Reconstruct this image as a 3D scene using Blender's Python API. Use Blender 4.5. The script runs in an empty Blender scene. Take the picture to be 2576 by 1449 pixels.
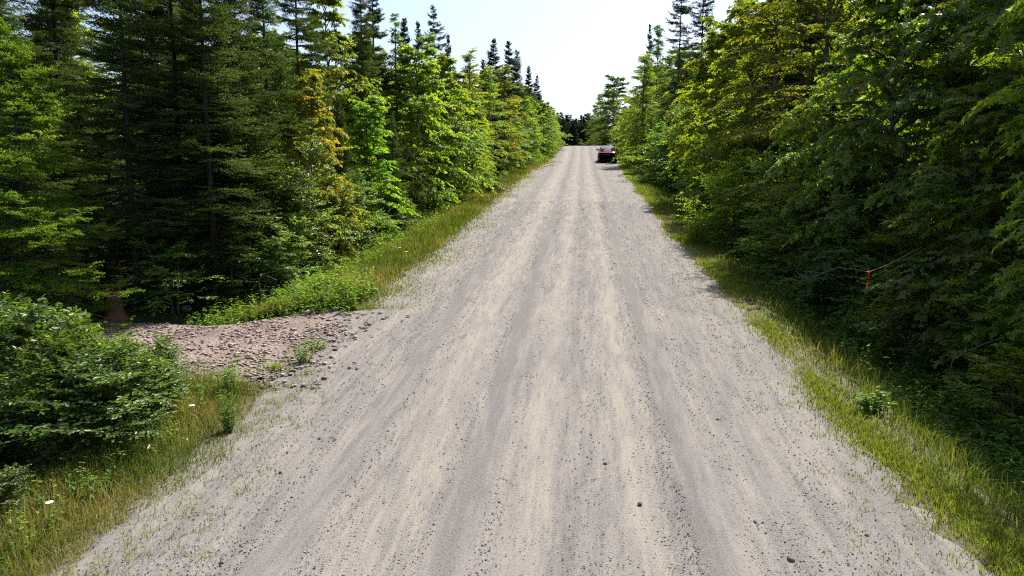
import bpy, math, numpy as np
from mathutils import Vector
R_ = np.random.default_rng
sc = bpy.context.scene
COL = sc.collection
PI = math.pi

# ------------------------------------------------------------------ camera
F = 682.5
CAMZ = 3.46
psi, pit = math.radians(5.75), math.radians(7.05)
FWD = np.array([-math.sin(psi)*math.cos(pit), math.cos(psi)*math.cos(pit), -math.sin(pit)])
RT = np.array([math.cos(psi), math.sin(psi), 0.0])
UPV = np.cross(RT, FWD)
CPOS = np.array([0, 0, CAMZ])
cam = bpy.data.cameras.new('camera'); cam.sensor_width = 36; cam.lens = 36*F/1024
cam.clip_start = 0.1; cam.clip_end = 3000
camo = bpy.data.objects.new('camera', cam); COL.objects.link(camo)
camo.location = (0, 0, CAMZ); camo.rotation_euler = (PI/2-pit, 0, psi)
sc.camera = camo

# ------------------------------------------------------------------ terrain
KY = [(-80, .109), (58, .109), (74, .128), (83, .157), (92, .145), (101, .03), (122, -.04), (190, -.02), (900, .0)]
_ys = np.arange(-80, 900, .25)
_sl = np.interp(_ys, [k[0] for k in KY], [k[1] for k in KY])
_g = np.concatenate([[0], np.cumsum((_sl[1:]+_sl[:-1])/2*.25)]); _g -= np.interp(0, _ys, _g)
def grade(y): return np.interp(y, _ys, _g)
_rg = R_(5)
_waves = [(_rg.uniform(.15, 1.6), _rg.uniform(0, 2*PI), _rg.uniform(0, 2*PI)) for _ in range(26)]
def lumps(x, y):
    s = 0
    for f, a, ph in _waves:
        s = s+np.sin((x*math.cos(a)+y*math.sin(a))*f*2+ph)/(1+3*f)
    return s/6
def smooth(a, b, x):
    t = np.clip((x-a)/(b-a), 0, 1); return t*t*(3-2*t)
def road_left(y):  return np.interp(y, [-20, 4, 8, 12, 20, 40, 58, 68, 95, 120], [-4.0, -4.0, -4.1, -4.3, -4.0, -4.15, -4.1, -3.4, -2.7, -2.8])
def road_right(y): return np.interp(y, [-20, 4, 8, 18, 32, 50, 70, 95, 120], [3.15, 3.15, 3.02, 2.9, 2.95, 3.2, 3.6, 3.9, 3.9])
def drive_mask(x, y):
    back = 12.75+.12*np.sin(x*2.1)+.02*(x+4); front = 9.1+.2*np.sin(x*1.7)
    return smooth(-.7, .5, y-front)*smooth(-.5, .5, back-y)*smooth(.2, -.8, x+3.6)
def Z(x, y):
    x = np.asarray(x, float); y = np.asarray(y, float)
    b = grade(y)
    c = -.012*np.abs(x+.5)**1.5*.4
    dl = road_left(y)-x; dr = x-road_right(y)
    left = -.45*smooth(.6, 2.6, dl)+.40*smooth(3.2, 6.0, dl)
    right = -.75*smooth(.6, 2.2, dr)+.55*smooth(2.6, 6.0, dr)
    off = left+right
    dm = drive_mask(x, y)
    off = off*(1-dm)-.22*smooth(-4.5, -10, x)*dm
    rough = lumps(x, y)*(.02+.22*smooth(.8, 3.5, np.maximum(dl, dr))*(1-.85*dm))
    far = 1-smooth(60, 200, np.abs(x))*.0
    return b+c+off+rough*far
def proj(P):
    v = np.asarray(P, float)-CPOS; d = v@FWD
    return 512+F*(v@RT)/d, 288-F*(v@UPV)/d, d
S_ = 1024/2576
def at_col(xd, Y):
    """X on the ground at distance Y up the road, for the sight line in column xd of the 2576-wide photograph"""
    X = 0.0
    for _ in range(12):
        z = float(Z(X, Y)); u = (xd*S_-512)/F
        d = np.array([X, Y, z-CAMZ])@FWD
        cur = np.array([X, Y, z-CAMZ])@RT
        X += (u*d-cur)
    return X
def at_px(xd, yd):
    d = FWD*F+RT*(xd*S_-512)-UPV*(yd*S_-288); d = d/F
    for t in np.arange(2, 160, .04):
        p = CPOS+d*t
        if p[2] <= float(Z(p[0], p[1])): return p
    return None

# ------------------------------------------------------------------ mesh helpers
def build(name, V, faces, mat, attrs=None, parent=None, smooth_=False, link=True):
    """V (n,3); faces: list of (m,k) int arrays"""
    faces = [np.asarray(f, np.int32) for f in faces if len(f)]
    me = bpy.data.meshes.new(name)
    V = np.asarray(V, np.float32)
    nl = sum(f.size for f in faces); nf = sum(len(f) for f in faces)
    me.vertices.add(len(V)); me.vertices.foreach_set('co', V.ravel())
    me.loops.add(nl); me.polygons.add(nf)
    me.loops.foreach_set('vertex_index', np.concatenate([f.ravel() for f in faces]))
    tot = np.concatenate([np.full(len(f), f.shape[1], np.int32) for f in faces])
    me.polygons.foreach_set('loop_start', np.concatenate([[0], np.cumsum(tot)[:-1]]).astype(np.int32))
    if smooth_: me.polygons.foreach_set('use_smooth', np.ones(nf, bool))
    for k, a in (attrs or {}).items():
        at = me.attributes.new(k, 'FLOAT', 'POINT'); at.data.foreach_set('value', np.asarray(a, np.float32))
    me.update(calc_edges=True)
    if mat: me.materials.append(mat)
    if not link: return me
    o = bpy.data.objects.new(name, me); COL.objects.link(o)
    if parent: o.parent = parent
    return o
class Acc:
    def __init__(s): s.V = []; s.F = {}; s.A = []; s.n = 0
    def add(s, V, faces, var=None):
        V = np.asarray(V, float).reshape(-1, 3)
        for f in faces:
            f = np.asarray(f, np.int64)
            if len(f): s.F.setdefault(f.shape[1], []).append(f+s.n)
        s.V.append(V); s.A.append(np.broadcast_to(np.asarray(0. if var is None else var, float), (len(V),)).copy()); s.n += len(V)
    def build(s, name, mat, parent=None, smooth_=False, link=True):
        return build(name, np.concatenate(s.V), [np.concatenate(v) for v in s.F.values()], mat, {'var': np.concatenate(s.A)}, parent, smooth_, link)
def nrm(v): return v/np.maximum(np.linalg.norm(v, axis=-1, keepdims=True), 1e-9)
def perp(d):
    a = np.where(np.abs(d[..., 2:3]) < .9, np.array([0, 0, 1.]), np.array([1., 0, 0]))
    return nrm(np.cross(d, a))
def tubes(acc, P, Rr, k=5, var=None):
    """P (N,m,3) polylines, Rr (N,m) radii"""
    P = np.asarray(P, float); Rr = np.asarray(Rr, float)
    if P.ndim == 2: P = P[None]; Rr = Rr[None]
    N, m, _ = P.shape
    D = np.empty_like(P); D[:, 1:-1] = P[:, 2:]-P[:, :-2]; D[:, 0] = P[:, 1]-P[:, 0]; D[:, -1] = P[:, -1]-P[:, -2]
    D = nrm(D); U = perp(D); W = np.cross(D, U)
    a = np.arange(k)*2*PI/k
    V = P[:, :, None]+Rr[:, :, None, None]*(U[:, :, None]*np.cos(a)[:, None]+W[:, :, None]*np.sin(a)[:, None])
    i = np.arange(N)[:, None, None]*m*k; j = np.arange(m-1)[None, :, None]*k; c = np.arange(k)[None, None]; c2 = (c+1) % k
    f = np.stack([i+j+c, i+j+c2, i+j+k+c2, i+j+k+c], -1).reshape(-1, 4)
    if var is not None and np.ndim(var) == 1: var = np.repeat(var, m*k)
    acc.add(V, [f], var)
OVAL = (np.array([(0, 0), (.30, .27), (.68, .23), (1, 0), (.68, -.23), (.30, -.27)]), [np.array([[0, 5, 4, 3], [0, 3, 2, 1]])])
LANCE = (np.array([(0, 0), (.25, .11), (.6, .11), (1, 0), (.6, -.11), (.25, -.11)]), [np.array([[0, 5, 4, 3], [0, 3, 2, 1]])])
LOBE = (np.array([(0, 0), (.36, .50), (.52, .20), (1, 0), (.52, -.20), (.36, -.50)]), [np.array([[0, 5, 4, 3], [0, 3, 2, 1]])])
_h = [(0, 0), (-.04, .16), (.02, .36), (.17, .30), (.30, .27), (.42, .50), (.58, .58), (.60, .40), (.60, .20), (.78, .20), (1.0, 0)]
_o = _h+[(u, -v) for u, v in _h[-2:0:-1]]
MAPLE = (np.array([(.3, 0)]+_o), [np.array([[0, 1+(i+1) % len(_o), 1+i] for i in range(len(_o))])])
def leaves(acc, P, A, Nn, L, tpl, var, fold=.25, droop=.25):
    P = np.asarray(P, float); A = nrm(A); Nn = nrm(Nn-A*np.sum(Nn*A, -1, keepdims=True)); Sd = np.cross(Nn, A)
    T, fs = tpl; u, v = T[:, 0], T[:, 1]
    w = fold*np.abs(v)-droop*u*u
    V = P[:, None]+L[:, None, None]*(u[:, None]*A[:, None]+v[:, None]*Sd[:, None]+w[:, None]*Nn[:, None])
    N, k = len(P), len(T)
    off = (np.arange(N)*k)[:, None, None]
    acc.add(V, [(f[None]+off).reshape(-1, f.shape[1]) for f in fs], np.repeat(var, k))

# ------------------------------------------------------------------ materials
def mat(name):
    m = bpy.data.materials.new(name); m.use_nodes = True; nt = m.node_tree; nt.nodes.clear()
    return m, nt
def nd(nt, t, ins=None, **kw):
    n = nt.nodes.new(t)
    for k, v in kw.items(): setattr(n, k, v)
    for k, v in (ins or {}).items():
        s = n.inputs[k]
        if isinstance(v, bpy.types.NodeSocket): nt.links.new(v, s)
        else: s.default_value = v
    return n
def ramp(nt, fac, stops, interp='LINEAR'):
    n = nt.nodes.new('ShaderNodeValToRGB'); n.color_ramp.interpolation = interp
    e = n.color_ramp.elements
    while len(e) < len(stops): e.new(.5)
    for el, (p, c) in zip(e, stops):
        el.position = p; el.color = (*c, 1) if len(c) == 3 else c
    nt.links.new(fac, n.inputs[0]); return n.outputs[0]
def mixc(nt, fac, a, b, mode='MIX'):
    n = nt.nodes.new('ShaderNodeMix'); n.data_type = 'RGBA'; n.blend_type = mode
    for i, v in ((0, fac), (6, a), (7, b)):
        if isinstance(v, bpy.types.NodeSocket): nt.links.new(v, n.inputs[i])
        else: n.inputs[i].default_value = v if i == 0 else (*v, 1)
    return n.outputs[2]
def mth(nt, op, a, b=0.0, c=0.0):
    n = nt.nodes.new('ShaderNodeMath'); n.operation = op
    for i, v in enumerate((a, b, c)):
        if isinstance(v, bpy.types.NodeSocket): nt.links.new(v, n.inputs[i])
        else: n.inputs[i].default_value = v
    return n.outputs[0]
def leafmat(name, stops, trans=.5, tint=(1.5, 1.35, .5), gloss=.07, rough=.4, hue=.045, val=.42):
    m, nt = mat(name)
    a = nd(nt, 'ShaderNodeAttribute', attribute_name='var').outputs['Fac']
    oi = nd(nt, 'ShaderNodeObjectInfo').outputs['Random']
    c = ramp(nt, a, stops)
    hsv = nd(nt, 'ShaderNodeHueSaturation', {'Hue': mth(nt, 'MULTIPLY_ADD', oi, hue, .5-hue/2), 'Value': mth(nt, 'MULTIPLY_ADD', oi, val, 1-val/2), 'Color': c}).outputs[0]
    tc = mixc(nt, 1.0, hsv, tint, 'MULTIPLY')
    d = nd(nt, 'ShaderNodeBsdfDiffuse', {'Color': hsv})
    t = nd(nt, 'ShaderNodeBsdfTranslucent', {'Color': tc})
    g = nd(nt, 'ShaderNodeBsdfGlossy', {'Color': (1, 1, 1, 1), 'Roughness': rough})
    mx = nd(nt, 'ShaderNodeMixShader', {0: trans, 1: d.outputs[0], 2: t.outputs[0]})
    fr = nd(nt, 'ShaderNodeLayerWeight', {'Blend': .25}).outputs['Fresnel']
    mg = nd(nt, 'ShaderNodeMixShader', {0: mth(nt, 'MULTIPLY_ADD', fr, gloss*.9, gloss*.22), 1: mx.outputs[0], 2: g.outputs[0]})
    o = nd(nt, 'ShaderNodeOutputMaterial', {0: mg.outputs[0]})
    return m
def pmat(name, col, rough=.8, metal=0., noise=None, bump=0., spec=.3, coat=0.):
    """principled with optional noise colour (col2, scale)"""
    m, nt = mat(name)
    b = nd(nt, 'ShaderNodeBsdfPrincipled', {'Base Color': (*col, 1), 'Roughness': rough, 'Metallic': metal, 'Specular IOR Level': spec, 'Coat Weight': coat})
    if noise:
        co = nd(nt, 'ShaderNodeTexCoord').outputs['Object']
        n = nd(nt, 'ShaderNodeTexNoise', {'Vector': co, 'Scale': noise[1], 'Detail': 6.0, 'Roughness': .65}).outputs[0]
        nt.links.new(ramp(nt, n, [(.3, col), (.72, noise[0])]), b.inputs['Base Color'])
        if bump:
            bp = nd(nt, 'ShaderNodeBump', {'Height': n, 'Strength': bump, 'Distance': .02}); nt.links.new(bp.outputs[0], b.inputs['Normal'])
    nd(nt, 'ShaderNodeOutputMaterial', {0: b.outputs[0]})
    return m
G3 = lambda a, b, c: [(0, a), (.5, b), (1, c)]
M = {}
TT = (3.0, 2.75, .8)
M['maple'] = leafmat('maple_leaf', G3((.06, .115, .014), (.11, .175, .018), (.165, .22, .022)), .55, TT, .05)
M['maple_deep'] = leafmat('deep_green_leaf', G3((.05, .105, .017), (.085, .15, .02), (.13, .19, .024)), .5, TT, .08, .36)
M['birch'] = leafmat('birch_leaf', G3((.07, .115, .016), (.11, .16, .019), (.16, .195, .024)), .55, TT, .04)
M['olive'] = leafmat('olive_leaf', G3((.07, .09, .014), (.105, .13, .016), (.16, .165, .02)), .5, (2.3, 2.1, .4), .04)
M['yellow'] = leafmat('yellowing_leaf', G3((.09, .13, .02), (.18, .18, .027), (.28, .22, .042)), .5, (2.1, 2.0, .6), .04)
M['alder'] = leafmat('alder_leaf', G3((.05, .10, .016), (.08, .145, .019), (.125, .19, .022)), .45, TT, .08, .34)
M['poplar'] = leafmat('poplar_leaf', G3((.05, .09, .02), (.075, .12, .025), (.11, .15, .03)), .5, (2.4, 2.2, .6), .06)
M['spruce'] = leafmat('spruce_needle', G3((.022, .042, .014), (.038, .068, .017), (.08, .115, .022)), .4, (1.9, 1.8, .5), .02, .5, .02, .35)
M['spruce_far'] = leafmat('haze_tinted_spruce_needle', G3((.017, .036, .022), (.025, .047, .030), (.036, .062, .037)), .3, (1.6, 1.6, .6), .02, .5, .02, .3)  # bluish cast of distant haze mixed into the needle colour
M['spruce_young'] = leafmat('young_spruce_needle', G3((.055, .10, .018), (.10, .165, .022), (.16, .21, .025)), .5, (2., 1.9, .4), .02, .5)
M['bush'] = leafmat('shrub_leaf', G3((.034, .064, .013), (.056, .095, .015), (.095, .14, .02)), .4, (2.5, 2.4, .6), .075, .36)
M['red'] = leafmat('red_leaf', G3((.35, .06, .02), (.45, .09, .03), (.5, .16, .05)), .4, (1.3, 1., .8), .05)
M['grass'] = leafmat('grass_blade', [(0, (.05, .10, .015)), (.3, (.095, .135, .02)), (.62, (.18, .175, .045)), (1, (.30, .24, .11))], .42, (1.45, 1.4, .7), .015, .5, 0., 0.)
M['lime'] = leafmat('short_grass_blade', [(0, (.09, .145, .02)), (.6, (.175, .21, .035)), (1, (.27, .245, .07))], .42, (1.5, 1.45, .6), .01, .5, 0., 0.)
M['weed'] = leafmat('weed_leaf', G3((.04, .095, .018), (.07, .14, .022), (.12, .185, .03)), .45, TT, .05, .4, 0., 0.)
M['bark'] = pmat('conifer_bark', (.025, .02, .017), .9, noise=((.07, .06, .052), 14), bump=.5)
M['bark_grey'] = pmat('grey_bark', (.045, .04, .033), .9, noise=((.12, .11, .095), 10), bump=.3)
M['dead'] = pmat('dead_wood', (.09, .08, .07), .9, noise=((.24, .22, .195), 20))
M['brownwood'] = pmat('brown_dead_twig', (.055, .042, .036), .9, noise=((.12, .09, .08), 15))
M['stem'] = pmat('green_stem', (.09, .12, .04), .8)
M['flower'] = pmat('white_petal', (.8, .8, .78), .6)

# ------------------------------------------------------------------ plant prototypes (meshes only)
def deciduous(seed, H, Rm, base, nl, ns, nt_, nf, L, tpl, droopy=.25, trunk_r=.07, upright=0., shape='edge', stems=1):
    g = R_(seed); wood = Acc(); lf = Acc()
    m = 9; tt = np.linspace(0, 1, m)
    for s in range(stems):
        a0 = g.uniform(0, 2*PI); sp = 0 if stems == 1 else g.uniform(.12, .38)*Rm
        wob = np.cumsum(g.normal(0, .025*H/8, (m, 2)), 0); wob -= wob[0]
        hs = H*(1 if s == 0 else g.uniform(.65, 1.))
        T = np.stack([wob[:, 0]+sp*math.cos(a0)*(.15+1.6*tt), wob[:, 1]+sp*math.sin(a0)*(.15+1.6*tt), tt*hs*.97], -1)
        tr = trunk_r/math.sqrt(stems)
        T[0, 2] = -.3
        tubes(wood, T, tr*(1.15-tt)**.9*np.where(tt < .05, 1.5, 1)+.004, 8)
        n = max(4, nl//stems)
        t = base+(1-base)*(np.arange(n)+g.uniform(0, 1, n))/n
        u = (t-base)/(1-base)
        prof = {'edge': np.clip((1-u**2.3)**.8*(.66+.34*np.minimum(1, u/.3)), .38, 1), 'cone': np.clip((1-u)**.8, .1, 1), 'round': np.sin(PI*np.clip(u*.84+.13, 0, 1))**.7, 'shrub': np.clip((1-u)**.45, .2, 1)}[shape]
        Ln = Rm*prof*(g.uniform(.45, 1.3, n) if shape == 'shrub' else g.uniform(.68, 1.18, n))
        az = np.arange(n)*2.39996+g.uniform(-.5, .5, n)+s
        el = np.radians(8+upright+48*u**1.3)+g.normal(0, .12, n)
        P0 = np.stack([np.interp(t, tt, T[:, k]) for k in range(3)], -1)
        d0 = np.stack([np.cos(az)*np.cos(el), np.sin(az)*np.cos(el), np.sin(el)], -1)
        q = np.linspace(0, 1, 6)
        bend = .10+.16*g.uniform(0, 1, n)
        LP = P0[:, None]+Ln[:, None, None]*(q[:, None]*d0[:, None])
        LP[:, :, 2] += Ln[:, None]*(bend[:, None]*1.2*q*(1-q)*1.5-droopy*.9*q**2.2*g.uniform(.4, 1.2, n)[:, None])
        LP[:, 1:] += g.normal(0, .03, (n, 5, 3))*Ln[:, None, None]
        tubes(wood, LP, (.012+.018*Ln)[:, None]*tr/.07*(1.08-q), 5)
        # sub branches
        sq = g.uniform(.22, 1., (n, ns)); sq[:, 0] = 1.
        idx = sq*5; i0 = np.minimum(idx.astype(int), 4); fr = (idx-i0)[..., None]
        nn = np.arange(n)[:, None]
        SP = LP[nn, i0]*(1-fr)+LP[nn, i0+1]*fr
        ld = nrm(LP[nn, i0+1]-LP[nn, i0])
        side = nrm(np.cross(ld, np.array([0, 0, 1.]))); sg = np.where(np.arange(ns) % 2, 1., -1.)[None, :, None]
        ang = g.uniform(.35, 1.15, (n, ns, 1)); ang[:, 0] = 0
        sd = nrm(ld*np.cos(ang)+side*sg*np.sin(ang)+np.array([0, 0, 1.])*g.normal(.04+upright*.006, .13, (n, ns, 1)))
        sl = (Ln[:, None]*.42*(1.15-.6*sq)+.12)*g.uniform(.7, 1.2, (n, ns))
        SP = SP.reshape(-1, 3); sd = sd.reshape(-1, 3); sl = sl.ravel()
        q3 = np.linspace(0, 1, 4)
        BP = SP[:, None]+sl[:, None, None]*q3[:, None]*sd[:, None]
        BP[:, :, 2] -= (sl*droopy*.7)[:, None]*q3**2
        tubes(wood, BP, np.broadcast_to((.009*(1.1-q3))*tr/.07, BP.shape[:2]), 3)
        # twigs
        K = len(SP)
        tq = (np.arange(nt_)[None]+g.uniform(.2, 1, (K, nt_)))/nt_; tq[:, -1] = 1
        idx = tq*3; i0 = np.minimum(idx.astype(int), 2); fr = (idx-i0)[..., None]; kk = np.arange(K)[:, None]
        TP = BP[kk, i0]*(1-fr)+BP[kk, i0+1]*fr
        td = nrm(BP[kk, i0+1]-BP[kk, i0]); side = nrm(np.cross(td, np.array([0, 0, 1.])))
        sg = np.where((np.arange(nt_)) % 2, 1., -1.)[None, :, None]
        ang = g.uniform(.5, 1.2, (K, nt_, 1)); ang[:, -1] = 0
        td = nrm(td*np.cos(ang)+side*sg*np.sin(ang)+np.array([0, 0, 1.])*g.normal(.04, .13, (K, nt_, 1)))
        tl = (.5*sl[:, None]*(1.1-.5*tq)+.08)*g.uniform(.7, 1.2, (K, nt_))
        TP = TP.reshape(-1, 3); td = td.reshape(-1, 3); tl = tl.ravel(); K2 = len(TP)
        lq = (np.arange(nf)[None]+g.uniform(.1, .9, (K2, nf)))/nf; lq[:, -1] = 1
        Pq = TP[:, None]+td[:, None]*(lq*tl[:, None])[..., None]; Pq[..., 2] -= droopy*.6*tl[:, None]*lq**2
        side = nrm(np.cross(td, np.array([0, 0, 1.])))[:, None]; sg = np.where(np.arange(nf) % 2, 1., -1.)[None, :, None]
        A = td[:, None]*.7+side*sg*g.uniform(.5, 1.2, (K2, nf, 1))+g.normal(0, .25, (K2, nf, 3)); A[..., 2] -= droopy*g.uniform(.3, 1.6, (K2, nf))
        Nn = np.array([0, 0, .75])+g.normal(0, .42, (K2, nf, 3))+.65*nrm(TP*np.array([1, 1, 0]))[:, None]
        tone = np.repeat(np.repeat(np.repeat(g.normal(0, .19, n), ns), nt_), nf)+np.repeat(g.normal(0, .13, K2), nf)
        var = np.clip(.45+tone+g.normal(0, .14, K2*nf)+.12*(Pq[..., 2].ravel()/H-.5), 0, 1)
        keep = g.random(K2*nf) < .92
        leaves(lf, Pq.reshape(-1, 3)[keep], A.reshape(-1, 3)[keep], Nn.reshape(-1, 3)[keep], (L*g.uniform(.6, 1.2, K2*nf))[keep], tpl, var[keep], .3, .25)
    return wood, lf
def conifer(seed, H, Rm, base, dz, per, ndens, nl_, nw, trunk_r, droop=.25, dead=True, prof=.75, jit=.2, subs=True):
    g = R_(seed); wood = Acc(); nd_ = Acc()
    m = 14; tt = np.linspace(0, 1, m); wob = np.cumsum(g.normal(0, .012*H/10, (m, 2)), 0); wob -= wob[0]
    T = np.stack([wob[:, 0], wob[:, 1], tt*H], -1); T[0, 2] = -.3
    tubes(wood, T, trunk_r*(1.02-tt)**.85*np.where(tt < .04, 1.35, 1)+.004, 8)
    hs = []; z = base*H
    while z < H*.985:
        k = per if z < H*.9 else max(3, per-1)
        hs += [(z+g.uniform(-.4, .4)*dz, i*2*PI/k+g.uniform(0, 2*PI)) for i in range(k)]; z += dz*(.75+.5*g.random())*(1 if z < H*.8 else .7)
    hs = np.array(hs); n = len(hs); t = np.clip(hs[:, 0]/H, 0, .99); az = hs[:, 1]
    u = np.clip((t-base)/(1-base), 0, 1)
    Ln = Rm*(np.clip(1-u, .02, 1)**prof)*(.75+.25*np.minimum(1, u/.15+.3))*g.uniform(1-jit*1.6, 1+jit, n)+.05
    el = np.radians(-14+50*u**1.6)+g.normal(0, .1, n)
    P0 = np.stack([np.interp(t, tt, T[:, k]) for k in range(3)], -1)
    d0 = np.stack([np.cos(az)*np.cos(el), np.sin(az)*np.cos(el), np.sin(el)], -1)
    q = np.linspace(0, 1, 7)
    LP = P0[:, None]+Ln[:, None, None]*q[:, None]*d0[:, None]
    LP[:, :, 2] += Ln[:, None]*(-droop*1.0*q**1.3*(1-u)[:, None]+(droop*.95*(1-u)[:, None]+.10)*q**3)
    LP[:, 1:] += g.normal(0, .02, (n, 6, 3))*Ln[:, None, None]
    tubes(wood, LP, (.006+.011*Ln)[:, None]*(1.05-q), 4)
    segP, segD, segL, segV = [], [], [], []
    bt = g.normal(0, .14, n)
    nn = np.arange(n)
    for i in range(1, 6):
        segP.append(LP[:, i]); dd = LP[:, i+1]-LP[:, i]; segL.append(np.linalg.norm(dd, axis=1)); segD.append(nrm(dd)); segV.append(bt+.04*i)
    nlat = 10
    for j in range(nlat):
        s = (.06+.94*(j+g.uniform(0, 1, n))/nlat); s = np.minimum(s, .98)
        idx = s*6; i0 = np.minimum(idx.astype(int), 5); fr = (idx-i0)[:, None]
        B = LP[nn, i0]*(1-fr)+LP[nn, i0+1]*fr; bd = nrm(LP[nn, i0+1]-LP[nn, i0])
        side = nrm(np.cross(bd, np.array([0, 0, 1.])))
        for sg in (1, -1):
            an = g.uniform(.7, 1.05, (n, 1))
            d = nrm(bd*np.cos(an)+sg*side*np.sin(an)+np.array([0, 0, 1.])*g.normal(-.10, .13, (n, 1)))
            l = (Ln*.46*(1.05-s)*g.uniform(.6, 1.2, n)+.06)
            segP.append(B); segD.append(d); segL.append(l); segV.append(bt+.10*s)
            if subs:
                sd2 = nrm(np.cross(d, np.array([0, 0, 1.])))
                for w in (.35, .62, .82):
                    for sg2 in (1, -1):
                        ok = l > .2
                        d2 = nrm(d*.68+sg2*sd2*.72+g.normal(0, .12, (n, 3)))
                        segP.append((B+d*(l*w)[:, None])[ok]); segD.append(d2[ok]); segL.append((l*.45*(1.1-w)*g.uniform(.7, 1.3, n)+.04)[ok]); segV.append((bt+.10*s+.1)[ok])
    # leader
    segP.append(T[-3:-1].copy()); segD.append(nrm(T[-2:]-T[-3:-1])); segL.append(np.linalg.norm(T[-2:]-T[-3:-1], axis=1)); segV.append(np.zeros(2))
    sP = np.concatenate(segP); sD = np.concatenate(segD); sL = np.concatenate(segL); sV = np.concatenate(segV)
    cnt = np.maximum(3, (sL*ndens).astype(int)); r = np.repeat(np.arange(len(sP)), cnt); N = len(r)
    w = g.random(N); P = sP[r]+sD[r]*(w*sL[r])[:, None]
    D = sD[r]; U = perp(D); W = np.cross(D, U); a = g.uniform(0, 2*PI, N)[:, None]
    rad = U*np.cos(a)+W*np.sin(a); rad[:, 2] = rad[:, 2]*.75+.12
    nd0 = nrm(D*g.uniform(.3, .8, (N, 1))+rad)
    ln = nl_*g.uniform(.7, 1.25, N)[:, None]
    wd = nrm(np.cross(nd0, g.normal(0, 1, (N, 3))))*(nw*.5)
    V = np.stack([P+wd, P-wd, P+nd0*ln], 1)
    f = np.arange(N*3).reshape(N, 3)
    var = np.clip(.40+sV[r]+.22*(w-.4)+g.normal(0, .12, N), 0, 1)
    nd_.add(V, [f], np.repeat(var, 3))
    if dead:
        nb = int(base*H/dz*per*.8)+6
        hz = g.uniform(.06, max(base, .1)+.12, nb)*H; az = g.uniform(0, 2*PI, nb); l = Rm*g.uniform(.25, .85, nb)
        el = g.normal(-.12, .16, nb); q = np.linspace(0, 1, 5)
        d = np.stack([np.cos(az)*np.cos(el), np.sin(az)*np.cos(el), np.sin(el)], -1)
        B = np.stack([np.interp(hz/H, tt, T[:, 0]), np.interp(hz/H, tt, T[:, 1]), hz], -1)
        DP = B[:, None]+l[:, None, None]*q[:, None]*d[:, None]; DP[:, :, 2] -= .15*l[:, None]*q**2; DP[:, 1:] += g.normal(0, .02, (nb, 4, 3))
        tubes(wood, DP, np.broadcast_to(.010*(1.1-q), (nb, 5)), 3)
        for j in range(4):
            s = g.uniform(.35, .95, nb); B2 = B+d*(l*s)[:, None]; B2[:, 2] -= .15*l*s*s
            d2 = nrm(d+g.normal(0, .6, (nb, 3))*np.array([1, 1, .6])); l2 = l*g.uniform(.15, .4, nb)
            q2 = np.linspace(0, 1, 3)
            tubes(wood, B2[:, None]+l2[:, None, None]*q2[:, None]*d2[:, None], np.broadcast_to(.005*(1.1-q2), (nb, 3)), 3)
    return wood, nd_
PROTO = {}
def proto(kind, H, woodmat, leafm, pair, cname='crown', tname='trunk'):
    w, l = pair
    PROTO.setdefault(kind, []).append(dict(H=H, trunk=w.build(tname, M[woodmat], link=False, smooth_=True), crown=l.build(cname, M[leafm], link=False), names=(tname, cname)))
for s in (1, 2, 3): proto('spruce', 13, 'bark', 'spruce', conifer(s, 13, 2.0, .13, .33, 6, 46, .055, .019, .085))
for s in (11, 12): proto('spruce_full', 8, 'bark', 'spruce', conifer(s, 8, 1.75, .05, .25, 6, 52, .048, .017, .085))
proto('spruce_young', 5.6, 'bark', 'spruce_young', conifer(21, 5.6, 2.3, .09, .19, 6, 85, .040, .013, .065, droop=.32, prof=.85))
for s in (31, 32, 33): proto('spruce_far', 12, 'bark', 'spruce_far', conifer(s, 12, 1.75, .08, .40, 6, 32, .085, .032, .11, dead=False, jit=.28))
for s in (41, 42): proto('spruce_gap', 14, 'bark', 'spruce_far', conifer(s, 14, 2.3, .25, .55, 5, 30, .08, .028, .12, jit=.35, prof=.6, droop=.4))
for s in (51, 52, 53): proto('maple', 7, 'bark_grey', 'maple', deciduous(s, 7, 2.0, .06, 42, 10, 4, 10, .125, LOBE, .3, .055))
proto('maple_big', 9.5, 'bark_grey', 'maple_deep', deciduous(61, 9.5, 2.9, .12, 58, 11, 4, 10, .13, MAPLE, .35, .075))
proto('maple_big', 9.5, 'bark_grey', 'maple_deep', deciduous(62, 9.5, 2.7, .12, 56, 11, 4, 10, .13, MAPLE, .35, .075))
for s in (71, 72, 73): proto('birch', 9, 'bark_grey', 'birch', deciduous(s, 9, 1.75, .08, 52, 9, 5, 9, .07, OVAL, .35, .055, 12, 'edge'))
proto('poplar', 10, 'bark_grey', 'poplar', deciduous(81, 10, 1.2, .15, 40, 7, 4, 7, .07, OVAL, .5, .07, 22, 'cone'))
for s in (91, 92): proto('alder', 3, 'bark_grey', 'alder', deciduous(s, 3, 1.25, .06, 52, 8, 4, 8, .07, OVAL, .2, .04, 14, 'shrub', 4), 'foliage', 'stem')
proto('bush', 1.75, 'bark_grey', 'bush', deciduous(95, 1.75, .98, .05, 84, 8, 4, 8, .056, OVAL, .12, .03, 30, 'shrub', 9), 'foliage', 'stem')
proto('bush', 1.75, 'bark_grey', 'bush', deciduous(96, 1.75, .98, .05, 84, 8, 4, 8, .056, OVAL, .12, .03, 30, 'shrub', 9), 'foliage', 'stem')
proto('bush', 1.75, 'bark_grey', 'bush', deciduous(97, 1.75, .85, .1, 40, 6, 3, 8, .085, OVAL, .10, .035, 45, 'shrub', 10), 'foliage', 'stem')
_cc = {}
def recolour(me, m):
    k = (me.name, m)
    if k not in _cc:
        c = me.copy(); c.materials[0] = M[m]; _cc[k] = c
    return _cc[k]

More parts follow.
